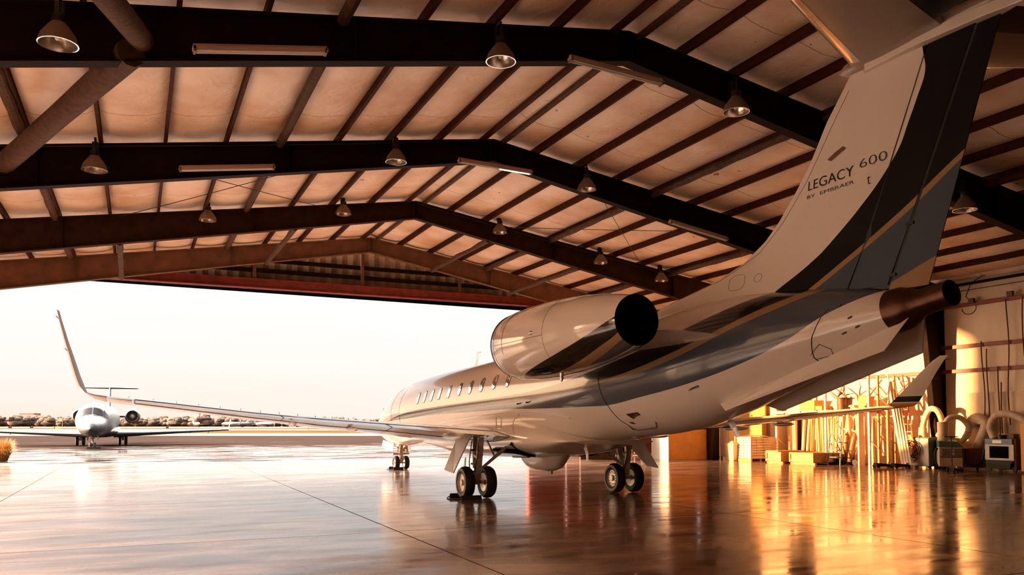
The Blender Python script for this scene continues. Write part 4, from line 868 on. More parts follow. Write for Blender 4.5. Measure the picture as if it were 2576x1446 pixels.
for s in (1, -1):
    for (xa, aa), (xb, ab), (xc, ac_), (xd, ad) in (((1.18, .05), (1.10, .78), (.64, .60), (.62, .04)), ((1.06, .86), (.80, 1.25), (.35, .98), (.60, .66))):
        P = [fjp(xa, s*aa*1.0), fjp(xb, s*ab), fjp(xc, s*ac_), fjp(xd, s*ad)]
        # refine so the pane follows the nose
        mb = MB(); N_ = 6; gr = []
        for i in range(N_+1):
            for j in range(N_+1):
                u, v = i/N_, j/N_; x = (xa*(1-u)+xb*u)*(1-v)+(xd*(1-u)+xc*u)*v; a = (aa*(1-u)+ab*u)*(1-v)+(ad*(1-u)+ac_*u)*v
                gr.append(fjp(x, s*a))
        mb.add(gr, [(i*(N_+1)+j, i*(N_+1)+j+1, (i+1)*(N_+1)+j+1, (i+1)*(N_+1)+j) for i in range(N_) for j in range(N_)]); mb.build('cockpit_window', 'glass', fj, True)
    sec = [(1.0,-7.6,-12.8,.98),(3.2,-9.0,-12.6,1.02),(10.2,-12.3,-13.7,1.28)]
    wg = surf(sec, .12, s).build('wing', 'jetwhite', fj, True)
    wl = MB().loft([[(-12.45,s*10.2,1.25),(-12.9,s*10.23,1.28),(-13.7,s*10.2,1.28),(-12.9,s*10.17,1.22)],[(-13.3,s*10.42,2.15),(-13.5,s*10.44,2.15),(-13.8,s*10.42,2.15),(-13.5,s*10.40,2.15)]]).build('winglet', 'jetwhite', fj)
    for yy in (3.3, 5.3, 6.9, 8.5): MB().loft([[(-12.4-.02*yy,s*(yy-.04),1.05+.03*yy*.5),(-12.4-.02*yy,s*(yy+.04),1.05+.03*yy*.5),(-13.2,s*yy,.78+.03*yy*.5)]]+[[(-13.3,s*(yy-.04),1.1),(-13.3,s*(yy+.04),1.1),(-13.35,s*yy,.85)]]).build('flap_track_fairing', 'jetwhite', wg)
    en = MB().lathe([(0,.52),(-.08,.58),(-.2,.62),(-1,.68),(-2.4,.62),(-3.4,.42)], (-17.0, s*2.15, 2.5), (1, 0, 0), 28).build('engine_nacelle', 'jetwhite', fj, True)
    MB().lathe([(0,.52),(.25,.47),(.9,.45)], (-17.0, s*2.15, 2.5), (-1, 0, 0), 28).build('inlet_duct', 'bronze' if 'bronze' in M else M.setdefault('bronze', mat('bronze_inlet', (.28, .15, .09), .35, metal=.4)), en, True)
    MB().lathe([(.1,.0),(.3,.13),(.55,.22)], (-17.0, s*2.15, 2.5), (-1, 0, 0), 20).build('spinner', 'grey', en, True)
    MB().lathe([(.5,.22),(.52,.46)], (-17.0, s*2.15, 2.5), (-1, 0, 0), 28).build('fan_face', 'dark', en, True)
    surf([(.8,-17.2,-19.6,2.5),(1.7,-17.4,-19.2,2.5)], .12, s).build('engine_pylon', 'jetwhite', fj, True)
    surf([(0,-22.6,-24.6,5.3),(2.5,-23.6,-24.9,5.32)], .10, s).build('horizontal_stabilizer', 'jetwhite', fj, True)
    lg = MB().tube([(-11.3, s*1.6, .4), (-11.3, s*1.6, 1.1)], .09, 8).tube([(-11.3, s*1.55, .6), (-11.3, s*.9, 1.0)], .05, 6).build('main_gear_strut', 'gear', fj)
    MB().prism([(-11.2, s*1.75, 1.1), (-11.5, s*1.75, 1.1), (-11.5, s*2.3, .72), (-11.2, s*2.3, .72)], (0, 0, .03)).build('gear_door', 'jetwhite', lg)
    for d in (.24, -.24): MB().lathe([(-.11,.2),(-.12,.3),(-.08,.37),(.08,.37),(.12,.3),(.11,.2)], (-11.3, s*1.6+d, .37), (0, 1, 0), 20, cap=True).build('main_wheel', 'tyre', fj, True)
R = [[(a-(a-b)*u, t*(a-b), z) for u, t in airfoil(.10)] for z, a, b in ((3.0,-18.5,-23.2),(3.6,-20.2,-23.6),(5.3,-22.6,-24.5))]
MB().loft(R).build('fin', 'jetwhite', fj, True)
R = [[(x, w*sin(2*pi*j/20), 1.15+h*cos(2*pi*j/20)) for j in range(20)] for x, w, h in ((-5.6,.3,.15),(-6.6,1.15,.38),(-9,1.5,.48),(-13,1.5,.48),(-15.5,.6,.3),(-16.2,.1,.1))]
MB().loft(R).build('wing_root_fairing', 'jetwhite', fj, True)
lg = MB().tube([(0,0,.25),(0,0,.95)], .06, 8).box((.1,0,.75),(.1,.3,.1)).build('nose_gear_strut', 'gear', fj)
for d in (.15, -.15): MB().lathe([(-.07,.12),(-.08,.18),(-.05,.22),(.05,.22),(.08,.18),(.07,.12)], (0, d, .22), (0, 1, 0), 18, cap=True).build('nose_wheel', 'tyre', fj, True)
for s in (1, -1):
    MB().prism([(.5,s*.28,.95),(-.5,s*.28,.95),(-.5,s*.36,.6),(.5,s*.36,.6)], (0,.02,0)).build('nose_gear_door', 'jetwhite', fj)
    MB().tube([fjp(1.35, s*.1), fjp(1.15, s*.45, .03)], .012, 5).build('wiper', 'black', fj)
    MB().box(fjp(2.35, s*2.6, -.02), (.1,.08,.08)).build('landing_light', 'black', fj)
MB().box((48.0, 12.0, .07), (.35, .9, .14)).build('wheel_chock', 'chock'); tag(bpy.data.objects['wheel_chock.004'] if 'wheel_chock.004' in bpy.data.objects else bpy.data.objects['wheel_chock'], 'black chock at the nose wheels of the jet outside', 'chock', 'wheel chocks')

# ---- tree line, palms, buildings, parked aircraft far away
def tree_proto(seed):
    r = random.Random(seed); st = random.getstate(); random.seed(seed); t = thing('broad_tree', 'one of the low hazy broad-leaved trees in the line beyond the airfield', 'tree', group='tree line beyond the airfield')
    mb = MB()
    for k in range(13):
        a = r.uniform(0, 2*pi); d = r.uniform(0, 4.4); mb.sphere((d*cos(a), d*sin(a), r.uniform(3.2, 6.6)-d*.35), r.uniform(1.5, 2.6), 10, 7, sc=(1.1, 1.1, .85), jit=.12)
    mb.sphere((0, 0, 2.4), 4.6, 12, 7, sc=(1, 1, .55), jit=.1)
    mb.build('crown', 'foliage', t, True); MB().tube([(0, 0, 0), (.2, .1, 3)], [.4, .3], 6).build('trunk', 'trunk', t); random.setstate(st); return t
protos = [tree_proto(s) for s in (1, 2, 3, 4, 5)]
rt = random.Random(11); k = 0
for i in range(62):
    Z = rt.uniform(760, 860); px = -10+i*16.5+rt.uniform(-5, 5); X = (px-1288)/2072*Z; sc = 1.28*rt.uniform(.72, 1.1)*(1.15 if px < 130 or 400 < px < 620 else .9)
    o = protos[i] if i < 5 else copy_tree(protos[rt.randrange(5)])
    o.location = W(X, Z); o.rotation_euler = (0, 0, rt.uniform(0, 6)); o.scale = (sc*1.15, sc*1.15, sc)
def palm():
    t = thing('palm_tree', 'one of the small fan palms above the far tree line', 'tree', group='palms beyond the airfield'); MB().tube([(0,0,0),(.3,0,8.6)], [.28,.2], 6).build('trunk', 'trunk', t)
    mb = MB()
    for j in range(14):
        a = 2*pi*j/14; e = (.2, .9)[j % 2]; P = [Vector((.3,0,8.6))+Vector((cos(a)*1.9*t_, sin(a)*1.9*t_, 1.6*e*t_-1.5*t_*t_)) for t_ in (0,.35,.7,1)]
        w = Vector((-sin(a), cos(a), 0))*.34; mb.add([p+w*(1-.7*q/3) for q, p in enumerate(P)]+[p-w*(1-.7*q/3) for q, p in enumerate(P)], [(q, q+1, q+5, q+4) for q in range(3)])
    mb.build('fronds', 'foliage', t); return t
pp = palm()
for i, px in enumerate((113, 147, 154, 161, 167, 173, 434, 441)):
    o = pp if i == 0 else copy_tree(pp); o.location = W((px-1288)/2072*840, 840); s_ = rt.uniform(.95, 1.15); o.scale = (s_, s_, s_)
for px, w, h, lb in ((76, 16, 13.5, 'taller pale block building behind the trees at far left'), (97, 16, 12, 'wider pale block building behind the trees at far left'), (722, 14, 4.6, 'low pale building on the horizon under the wing'), (560, 12, 4, 'small pale building on the horizon right of the jet outside')):
    o = thing('airport_building', lb, 'building', W((px-1288)/2072*(890+110*(px == 97)), 890+110*(px == 97)), -HA, 'far airport buildings'); MB().bb((-6, -w/2, 0), (6, w/2, h)).build('wall', 'farwhite', o)
    MB().bb((-6.3, -w/2-.3, h), (6.3, w/2+.3, h+.5)).build('roof', 'farwhite', o)
    for q in range(int(w/3)): MB().bb((-6.1, -w/2+1+q*3, h*.55), (-6.0, -w/2+2.4+q*3, h*.78)).build('window', 'glass', o)
def small_jet():
    t = thing('parked_airliner', 'x', 'airplane', group='aircraft parked far across the airfield'); 
    MB().loft([[(x, r*sin(2*pi*j/10), 2.2+r*cos(2*pi*j/10)+dz) for j in range(10)] for x, r, dz in ((8,.1,-.2),(7,.9,0),(5,1.3,0),(-5,1.3,0),(-9,.4,.7))]).build('fuselage', 'jetwhite', t, True)
    MB().loft([[(2,0,1.6),(-2,0,1.6),(-2,0,1.9),(2,0,1.9)],[(-2,9,2.1),(-3.4,9,2.1),(-3.4,9,2.2),(-2,9,2.2)]]).loft([[(2,0,1.6),(-2,0,1.6),(-2,0,1.9),(2,0,1.9)],[(-2,-9,2.1),(-3.4,-9,2.1),(-3.4,-9,2.2),(-2,-9,2.2)]]).build('wing', 'jetwhite', t)
    MB().prism([(-5,-.15,3.2),(-9,-.15,3.2),(-10,-.15,6.6),(-8.4,-.15,6.6)], (0,.3,0)).box((-9.2,0,6.6),(1.4,5.6,.15)).build('tail', 'jetwhite', t)
    for x, y in ((6,0),(-1,2),(-1,-2)): MB().lathe([(-.2,.5),(.2,.5)], (x,y,.5), (0,1,0), 10, cap=True).build('wheel', 'tyre', t)
    return t
sj = small_jet()
for i, (px, Z, rz, lb) in enumerate(((495, 560, 3.3, 'small white plane facing the hangar, far out under the wingtip'), (570, 640, .3, 'tiny white plane parked just right of the far facing one'), (606, 560, 1.2, 'parked white plane, leftmost of the far row'), (636, 640, 1.5, 'parked white plane, second of the far row'), (668, 600, .9, 'parked white plane in the middle of the far row'), (745, 600, 1.2, 'parked white plane, rightmost of the far row under the wing'))):
    o = sj if i == 0 else copy_tree(sj); o['label'] = lb; o.location = W((px-1288)/2072*Z, Z); o.rotation_euler = (0, 0, rz)
t = thing('windsock', 'orange windsock on a pole across the taxiway, left', 'windsock', W((158-1288)/2072*300, 300)); MB().tube([(0,0,0),(0,0,3.4)], .07, 6).build('pole', 'orange', t); MB().lathe([(0,.42),(-.9,.22)], (0,0,3.9), (.2,0,1), 10).build('sock', 'orange', t, True)
t = thing('taxiway_sign', 'low yellow taxiway sign left of the jet outside', 'sign', W((147-1288)/2072*330, 330), -HA); MB().bb((-.1,-1.0,.2),(.1,1.0,1.0)).build('panel', 'sign', t); MB().bb((-.12,1.0,.2),(.12,1.5,1.0)).build('panel', 'dark', t); 
for q in (-.8, .8): MB().bb((-.05,q-.05,0),(.05,q+.05,.25)).build('leg', 'dark', t)
for i, (px, Z) in enumerate(((27, 420), (81, 430), (422, 380))):
    tag(MB().box((0,0,.35), (.6, 1.6 if i < 2 else 1.2, .7)).build('airfield_marker', 'dark'), ('dark low marker box at the far left on the airfield', 'dark low marker box beside the first one on the airfield', 'dark low marker right of the jet outside')[i], 'marker', 'airfield markers').location = W((px-1288)/2072*Z, Z)
# ------------------------------------------------------------------ things along the right wall
def bx(name, a, b, m, parent=None, bevel=.01, rz=0): return MB().bb(a, b).build(name, m, parent, bevel=bevel)
# cubicle with white side and orange front, dark cupboard, boards
t = thing('storage_cubicle', 'orange plywood cubicle with a white side by the closed door panels', 'cubicle', (15.3, -15.3, 0))
bx('front_panel', (-.04,-1.12,0), (.04,1.1,2.35), 'plywood', t); bx('side_panel', (-.04,1.1,0), (1.4,1.16,2.35), 'white', t); bx('side_panel', (.0,-1.16,0), (1.4,-1.1,2.35), 'plywood', t); bx('top_panel', (-.04,-1.12,2.35), (1.4,1.14,2.4), 'cream', t)
t = thing('tall_cupboard', 'dark brown cupboard at the right end of the orange cubicle', 'cupboard', (15.1, -16.75, 0)); bx('body', (-.1,-.25,.05), (.5,.25,2.3), 'darkbrown', t); bx('plinth', (-.08,-.24,0), (.48,.24,.05), 'black', t); bx('door', (-.13,-.22,.1), (-.1,.22,2.25), 'darkbrown', t)
o = bx('leaning_board', (17.2,-13.35,0), (17.3,-12.9,2.3), 'cream'); tag(o, 'narrow white board standing against the red door panels', 'board')
o = bx('hanging_sheet', (17.6,-12.6,0), (17.7,-10.6,2.6), 'darkbrown'); tag(o, 'dark sheet standing left of the narrow white board', 'sheet')
t = thing('canister', 'small white canister on the floor beside the orange cubicle', 'canister', (17.0, -13.85, 0)); MB().lathe([(0,0),(0,.13),(.42,.13),(.46,.08),(.5,.05),(.5,0)], (0,0,0), (0,0,1), 16).build('body', 'white', t, True); MB().lathe([(.5,.06),(.55,.06),(.55,0)], (0,0,0), (0,0,1), 12).build('cap', 'dark', t, True)
# locker, bin, pallet of sacks
t = thing('locker', 'tall beige locker between the dark cupboard and the bin', 'locker', (14.6, -17.3, 0))
bx('body', (-.35,-.3,.15), (.35,.3,2.0), 'cream', t); bx('door', (-.28,.3,.2), (.28,.33,1.95), 'cream', t); 
for q in ((-.3,-.25),(.3,-.25),(-.3,.25),(.3,.25)): bx('leg', (q[0]-.03,q[1]-.03,0), (q[0]+.03,q[1]+.03,.15), 'girt', t, 0)
t = thing('waste_bin', 'beige swing-top bin left of the stack of sacks', 'bin', (13.95, -17.0, 0))
MB().loft([[(x*.24, y*.2, 0) for x, y in ((-1,-1),(1,-1),(1,1),(-1,1))], [(x*.3, y*.25, .72) for x, y in ((-1,-1),(1,-1),(1,1),(-1,1))]]).build('body', 'cream', t, bevel=.02); MB().loft([[(x*.32, y*.27, .72) for x, y in ((-1,-1),(1,-1),(1,1),(-1,1))], [(x*.3, y*.25, .80) for x, y in ((-1,-1),(1,-1),(1,1),(-1,1))], [(x*.1, y*.1, .93) for x, y in ((-1,-1),(1,-1),(1,1),(-1,1))]]).build('lid', 'cream', t, bevel=.01)
def pallet(nm, lb, c, lx, ly):
    t = thing(nm, lb, 'pallet', c, group='pallets')
    for k in range(7): bx('deck_board', (-lx/2+k*lx/6.5, -ly/2, .10), (-lx/2+k*lx/6.5+.09, ly/2, .12), 'wood', t, 0)
    for y in (-ly/2+.05, 0, ly/2-.05): bx('runner', (-lx/2, y-.045, 0), (lx/2, y+.045, .10), 'wood', t, 0)
    return t
pallet('pallet', 'wooden pallet under the stack of pale sacks', (13.25,-17.6,0), 1.05, 1.2)
for r in range(8):
    for a in range(2):
        for b in range(3):
            lx, ly = (.5, .38); x = 12.76+.5*a+.25; y = -18.17+.385*b+.19; z = .12+.125*r
            o = MB().loft([[(x+sx*lx/2*k, y+sy*ly/2*k, z+h) for sx, sy in ((-1,-1),(0,-1.04),(1,-1),(1.03,0),(1,1),(0,1.04),(-1,1),(-1.03,0))] for k, h in ((.86,.0),(.98,.025),(1.0,.06),(.97,.095),(.84,.118))]).build('sack', 'bag' if a or b == 2 else 'bag', smooth=True)
            nm = ('bottom', 'second', 'third', 'fourth', 'fifth', 'sixth', 'seventh', 'top')[r]
            tag(o, f'pale sack in the {nm} layer of the pallet stack, '+('front' if a == 0 else 'rear')+' row, '+('right', 'middle', 'left')[b], 'sack', 'sacks stacked on the pallet')
o = MB().add([(12.70+.53*i, -18.22+.6*j, 1.13+.05*((i+j) % 2)+.02*i) for i in range(3) for j in range(3)], [(0,3,4,1),(1,4,5,2),(3,6,7,4),(4,7,8,5)])
for (a, b) in (((12.70,-17.02),(13.76,-17.02)),): 
    o.add([(a[0]+(b[0]-a[0])*k/6, a[1]+.01*(k % 2), z+.02*((k*3+q) % 3)) for q, z in enumerate((1.15, 1.05, .98)) for k in range(7)], [(q*7+k, q*7+k+1, (q+1)*7+k+1, (q+1)*7+k) for q in range(2) for k in range(6)])
tag(o.build('stretch_wrap', 'plasticwrap', smooth=True), 'crumpled plastic wrap over the top of the sack stack', 'wrap')
for k, x in enumerate((12.69, 13.79)): tag(bx('corner_post', (x-.03,-17.02,.0), (x+.03,-16.95,1.16), 'cream'), ('white corner board at the near edge of the sack stack', 'white corner board at the far edge of the sack stack')[k], 'board', 'corner boards')
tag(bx('cardboard_sheet', (13.0,-18.85,0), (13.04,-18.35,1.12), 'cream'), 'pale cardboard sheet standing right of the sack stack', 'sheet')
tag(bx('wall_panel', (12.6,-20.15,0), (20.6,-20.05,3.6), 'cream'), 'cream lining panel in the sunlit corner behind the sacks', 'panel')
tag(bx('wall_panel', (14.9,-19.9,.6), (16.8,-19.8,3.2), 'plywood'), 'orange plywood sheet behind the beige locker', 'panel')
tag(bx('store_partition', (13.2,-20.0,0), (13.3,-19.0,2.9), 'cream'), 'cream partition end behind the cardboard sheet', 'panel')
# pallet rack
t = thing('pallet_rack', 'tall perforated storage rack against the right wall, sunlit', 'rack', (9.6, -18.75, 0))
for x in (-2.7, -.35, 2.7):
    for y in (-.55, .55):
        mb = MB().bb((x-.045,y-.04,0), (x+.045,y+.04,3.75))
        for q in range(46): mb.bb((x-.015,y+.039,.1+q*.08), (x+.015,y+.042,.14+q*.08), 1); mb.bb((x-.047,y-.015,.1+q*.08), (x-.044,y+.015,.14+q*.08), 1)
        mb.build('upright', ['rack', 'brown'], t)
    for q in range(3): MB().bar((x,-.55,.3+q*1.1), (x,.55,1.1+q*1.1), .03, .03).build('brace', 'rack', t)
for z in (2.28,):
    for y in (-.57, .57): bx('beam', (-2.7,y-.03,z-.07), (2.7,y+.03,z+.07), 'cream', t)
    bx('shelf', (-2.7,-.54,z+.03), (2.7,.54,z+.07), 'cream', t, 0)
t = thing('pallet_rack', 'narrow orange-posted rack right of the perforated one', 'rack', (6.68, -19.2, 0))
for x in (-.22, .24):
    for y in (-.5, .45): bx('upright', (x-.04,y-.04,0), (x+.04,y+.04,2.4 if x < 0 else 3.75), 'rackpost', t, 0)
    for q in range(3): (q < 1 or x > 0) and MB().bar((x,-.5,.5+q*1.05), (x,.45,1.3+q*1.05), .03, .03).build('brace', 'rackpost', t)
bx('shelf', (-.24,-.5,2.28), (.26,.48,2.34), 'cream', t)
# standing tubes / boards under the shelf
rb = random.Random(5); x = 7.25; k = 0; words = ['pale', 'tan', 'cream', 'light brown']
xs_t = []
while x < 12.15:
    w = rb.uniform(.07, .16); xs_t.append((x, w)); x += w*1.02
for i, (x, w) in enumerate(xs_t):
    h = rb.uniform(1.95, 2.18); y = -18.65-rb.uniform(0, .35); tilt = rb.uniform(-.10, .10)+(.14*sin(i*.35)); top = (max(7.05, min(12.2, x+tilt)), y-rb.uniform(.0, .12), h)
    o = MB().tube([(x, y, 0), top], w*.5, 10).build('cardboard_tube', 'tubes' if rb.random() < .6 else 'tubes2', smooth=True)
    o['label'] = 'long pale tube standing upright under the rack shelf'; o['category'] = 'tube'; o['group'] = 'long tubes standing under the rack shelf'
# goods on the shelf
tag(bx('wooden_box', (9.5,-18.6,2.35), (9.9,-18.25,2.55), 'wood'), 'small orange wooden box at the front of the rack shelf', 'box')
tag(bx('cardboard_box', (10.3,-19.2,2.35), (11.2,-18.6,2.82), 'plywood'), 'flat orange carton on the left part of the rack shelf', 'box')
tag(MB().prism([(7.8,-19.2,2.35),(9.6,-19.2,2.35),(9.3,-19.2,2.85),(8.0,-19.2,2.95)], (0,.5,0)).build('carton', 'cream', bevel=.01), 'large cream sloping carton behind the bucket on the shelf', 'box')
tag(MB().prism([(7.35,-18.9,2.35),(7.75,-18.9,2.35),(7.7,-18.9,2.95),(7.2,-18.9,2.9)], (0,.4,0)).build('tipped_box', 'plywood', bevel=.01), 'tilted orange box at the right end of the rack shelf', 'box')
tag(bx('cabinet_carcass', (11.2,-19.2,2.35), (12.1,-18.6,2.9), 'cream'), 'pale open carcass at the left end of the rack shelf', 'box')
t = thing('bucket', 'dark brown bucket with a flat tray on top, on the rack shelf', 'bucket', (8.55, -18.45, 2.35)); MB().lathe([(0,0),(0,.17),(.5,.21),(.5,.2)], (0,0,0), (0,0,1), 20).build('body', 'bucket', t, True); MB().lathe([(.5,0),(.5,.33),(.53,.33),(.53,0)], (0,0,0), (0,0,1), 20).build('tray', 'bucket', t, True); MB().tube([(.2*cos(a), .0, .40+.2*sin(a)-.2) for a in [pi+pi*q/10 for q in range(11)]], .008, 5).build('handle', 'dark', t)
for i, (x, y) in enumerate(((8.35,-18.5),(8.75,-18.4),(8.0,-18.9))):
    mb = MB(); rr = random.Random(i+20)
    for q in range(4):
        P = [Vector((x, y, 2.9))]; d = Vector((rr.uniform(-1,1), rr.uniform(-.4,.4), rr.uniform(.2,1)))
        for _ in range(5): P.append(P[-1]+d.normalized()*.16); d += Vector((rr.uniform(-.8,.8), rr.uniform(-.3,.3), rr.uniform(-.7,.5)))
        mb.tube(P, [.035,.03,.026,.02,.014,.008], 6)
    tag(mb.build('driftwood', 'trunk', smooth=True), ('twisted dry branch left of centre on the bucket tray', 'twisted dry branch at the right of the bucket tray', 'dry branch standing behind the bucket tray')[i], 'branch', 'dry branches on the shelf')
mb = MB(); rr = random.Random(9)
for q in range(8): mb.tube([(7.95+.14*cos(a+q)+rr.uniform(-.03,.03), -18.45+.12*sin(a), 2.40+.03*q*.4+.07*abs(sin(a*1.5+q))) for a in [2*pi*j/12 for j in range(13)]], .012, 5)
tag(mb.build('cable_coil', 'white', smooth=True), 'pale tangle of cord on the rack shelf right of the bucket', 'cord')
tag(MB().tube([(8.4,-19.3,2.4),(7.1,-19.2,3.6)], .03, 6).build('angle_strut', 'girt'), 'slanting strut leaning above the rack shelf', 'strut')
# crates
def crate(lb, a, b, lid):
    c = ((a[0]+b[0])/2, (a[1]+b[1])/2, 0); t = thing('wooden_crate', lb, 'crate', c, group='wooden crates'); lx, ly = b[0]-a[0], b[1]-a[1]; h = .50
    bx('box_body', (-lx/2,-ly/2,.1), (lx/2,ly/2,h), 'wood', t, .004)
    for sx in (-1, 1):
        for sy in (-1, 1): bx('corner_batten', (sx*lx/2-.04,sy*ly/2-.04,.08), (sx*lx/2+.04,sy*ly/2+.04,h+.005), 'wood', t, .004)
    for sy in (-1, 1):
        for z in (.12, h-.06): bx('side_batten', (-lx/2,sy*(ly/2+.02)-.012,z), (lx/2,sy*(ly/2+.02)+.012,z+.07), 'wood', t, .003)
    for sx in (-1, 1):
        for z in (.12, h-.06): bx('side_batten', (sx*(lx/2+.02)-.012,-ly/2,z), (sx*(lx/2+.02)+.012,ly/2,z+.07), 'wood', t, .003)
    for y in (-ly/2+.1, 0, ly/2-.1): bx('skid', (-lx/2-.05,y-.05,0), (lx/2+.05,y+.05,.09), 'wood', t, .004)
    if lid: bx('lid', (-lx/2+.15,-ly/2-.02,h), (lx/2+.03,ly/2+.03,h+.06), 'plywood', t, .004)
crate('open-topped pale wooden crate, the left one by the rack', (10.35,-18.15), (11.25,-16.65), True)
crate('larger wooden crate, the right one by the rack', (8.75,-18.5), (10.1,-16.95), False)
# blue step stool on the cart, gas cylinders
t = thing('step_stool', 'blue-grey folding step stool with a tubular frame by the rack', 'stool', (8.45, -17.95, 0), radians(20))
MB().tube([(-.27,.25,0),(-.25,.02,1.25),(-.17,0,1.33),(.17,0,1.33),(.25,.02,1.25),(.27,.25,0)], .028, 8).build('frame', 'blue', t, True); MB().tube([(-.2,-.35,0),(-.2,0,.9)], .018, 8).tube([(.2,-.35,0),(.2,0,.9)], .018, 8).bar((-.2,-.2,.35),(.2,-.2,.35),.03,.02).build('rear_frame', 'blue', t, True)
for z, y in ((.95,.10),(.62,.22),(.32,.28)): bx('step', (-.2,y-.12,z), (.2,y+.12,z+.04), 'blue', t)
t = thing('gas_cylinder_trolley', 'low trolley with wheels carrying two brown gas cylinders', 'trolley', (8.2, -18.45, 0), radians(15))
MB().bb((-.45,-.2,.14), (.5,.25,.18)).bar((.1,-.15,.16), (.6,-.15,1.25), .03, .03).bar((.1,.2,.16), (.6,.2,1.25), .03, .03).build('frame', 'dark', t)
for q in ((-.4,.27),(-.4,-.22),(.4,.27),(.4,-.22)): MB().lathe([(-.03,.13),(.03,.13)], (q[0],q[1],.13), (0,1,0), 16, cap=True).build('wheel', 'tyre', t, True)
def gas(lb, c, lean, m, h=1.25, r=.115):
    t = thing('gas_cylinder', lb, 'gas cylinder', c, group='gas cylinders'); d = Vector((lean, .02, 1)).normalized()
    MB().lathe([(0,0),(0,r),(h*.82,r),(h*.9,r*.8),(h*.95,r*.4),(h*.99,r*.3),(h*.99,0)], (0,0,0), d, 18).build('body', m, t, True); top = d*h
    MB().lathe([(h*.99,.03),(h*1.06,.03),(h*1.06,0)], (0,0,0), d, 10).box(top+Vector((.05,0,.06)), (.14,.04,.04)).build('valve', 'metal', t); MB().lathe([(-.02,.04),(.02,.04)], top+Vector((.12,.03,.1)), (0,1,0), 12, cap=True).build('gauge', 'chrome', t)
gas('brown gas cylinder leaning on the trolley, left one', (8.45,-18.45,.19), -.15, 'cylinder'); gas('brown gas cylinder leaning on the trolley, right one', (8.1,-18.35,.19), -.30, 'cylinder')
gas('olive gas cylinder upright on the hand truck', (7.78,-18.75,.1), 0, 'ocyl', 1.35)
t = thing('hand_truck', 'dark two-wheeled hand truck holding the olive cylinder', 'hand truck', (7.85, -18.6, 0)); MB().tube([(.25,0,.15),(.28,-.05,.9),(.2,-.08,1.22),(0,-.08,1.28),(-.1,-.05,1.2)], .018, 8).build('handle_frame', 'dark', t, True); bx('toe_plate', (-.2,-.3,.02), (.25,.05,.05), 'dark', t)
for q in (.28, -.22): MB().lathe([(-.03,.17),(.03,.17)], (q,.12,.17), (1,0,0), 18, cap=True).build('wheel', 'tyre', t, True)
bx('label_plate', (-.15,.02,.62), (.12,.05,.78), 'white', t)
tag(bx('wide_board', (7.3,-18.35,0), (7.38,-18.05,2.2), 'board'), 'wide pale board standing beside the rack post', 'board')
# floor jacks
def jack(lb, c, hm, h, rz=0):
    t = thing('floor_jack', lb, 'jack', c, rz, 'trolley jacks'); MB().loft([[(-.3,-.1,.06),(-.3,.1,.06),(-.3,.1,.14),(-.3,-.1,.14)],[(.35,-.14,.05),(.35,.14,.05),(.35,.14,.2),(.35,-.14,.2)]]).build('body', 'black', t)
    for q in ((-.25,-.14),(-.25,.14),(.3,-.17),(.3,.17)): MB().lathe([(-.025,.07),(.025,.07)], (q[0],q[1],.07), (0,1,0), 14, cap=True).build('wheel', 'tyre', t, True)
    MB().tube([(.32,0,.15),(.36,0,h)], .018, 8).build('handle', hm, t, True); MB().lathe([(0,.06),(.06,.06)], (-.2,0,.16), (0,0,1), 12, cap=True).build('lifting_pad', 'metal', t); return t
jack('floor jack with a white handle right of the rack post', (5.95,-17.9,0), 'white', .75, 1.2); jack('floor jack with a long dark handle in front of the white panel', (5.4,-18.25,0), 'dark', 1.45, 1.2)
t = jack('floor jack with a tall T-handle in front of the machines', (2.75,-17.85,0), 'dark', 1.25, -.6); MB().tube([(.36,-.22,1.27),(.36,.22,1.27)], .02, 8).build('cross_handle', 'dark', t, True)
tag(bx('white_panel', (6.9,-20.1,0), (7.9,-20.03,2.3), 'cream'), 'tall off-white panel between the orange rack and the leaning boards', 'panel')
for k in range(4):
    x = 5.50-.13*k; tag(MB().bar((x,-18.45,.02), (x+1.25,-19.1-.05*k,3.80-.30*k), .10, .04, up=(0,1,.3)).build('long_board', 'board'), ('leftmost', 'second', 'third', 'rightmost')[k]+' of the long pale boards leaning by the ladder', 'board', 'leaning long boards')
t = thing('ladder', 'red ladder with pale rungs leaning on the wall behind the boards', 'ladder', (5.25,-19.0,0))
a0, a1 = Vector((.40,-.0,0)), Vector((2.02,-1.12,3.8)); b0, b1 = Vector((0,-.0,0)), Vector((1.60,-1.12,3.8))
for p, q in ((a0, a1), (b0, b1)): MB().bar(p, q, .03, .08).build('rail', 'ladder', t)
for k in range(12): u = (k+.7)/12.5; MB().bar(a0.lerp(a1, u), b0.lerp(b1, u), .04, .03).build('rung', 'board', t)
# machines
def duct(pts, r, nm='flexible_duct', m='hose', parent=None):
    P = [Vector(p) for p in pts]; Q = []
    for i in range(len(P)-1):
        p0, p1, p2, p3 = P[max(i-1,0)], P[i], P[i+1], P[min(i+2,len(P)-1)]
        for k in range(9):
            t = k/9; Q.append(.5*((2*p1)+(p2-p0)*t+(2*p0-5*p1+4*p2-p3)*t*t+(3*p1-p0-3*p2+p3)*t**3))
    Q.append(P[-1]); return MB().tube(Q, [r*(1+.05*(i % 2)) for i in range(len(Q))], 16).build(nm, m, parent, True)
t = thing('air_unit', 'green and white cabinet unit with an arched white duct, left of the stool', 'machine', (5.05,-19.4,0)); 
bx('cabinet', (-.4,-.55,.08), (.4,.5,1.2), 'green', t); bx('front_panel', (-.38,.5,.1), (.4,.53,1.18), 'grey', t); bx('top_panel', (-.4,-.5,1.2), (.4,.5,1.22), 'teal', t)
for q in ((-.3,-.4),(.3,-.4),(-.3,.4),(.3,.4)): MB().lathe([(-.03,.05),(.03,.05)], (q[0],q[1],.05), (0,1,0), 12, cap=True).build('caster', 'tyre', t, True)
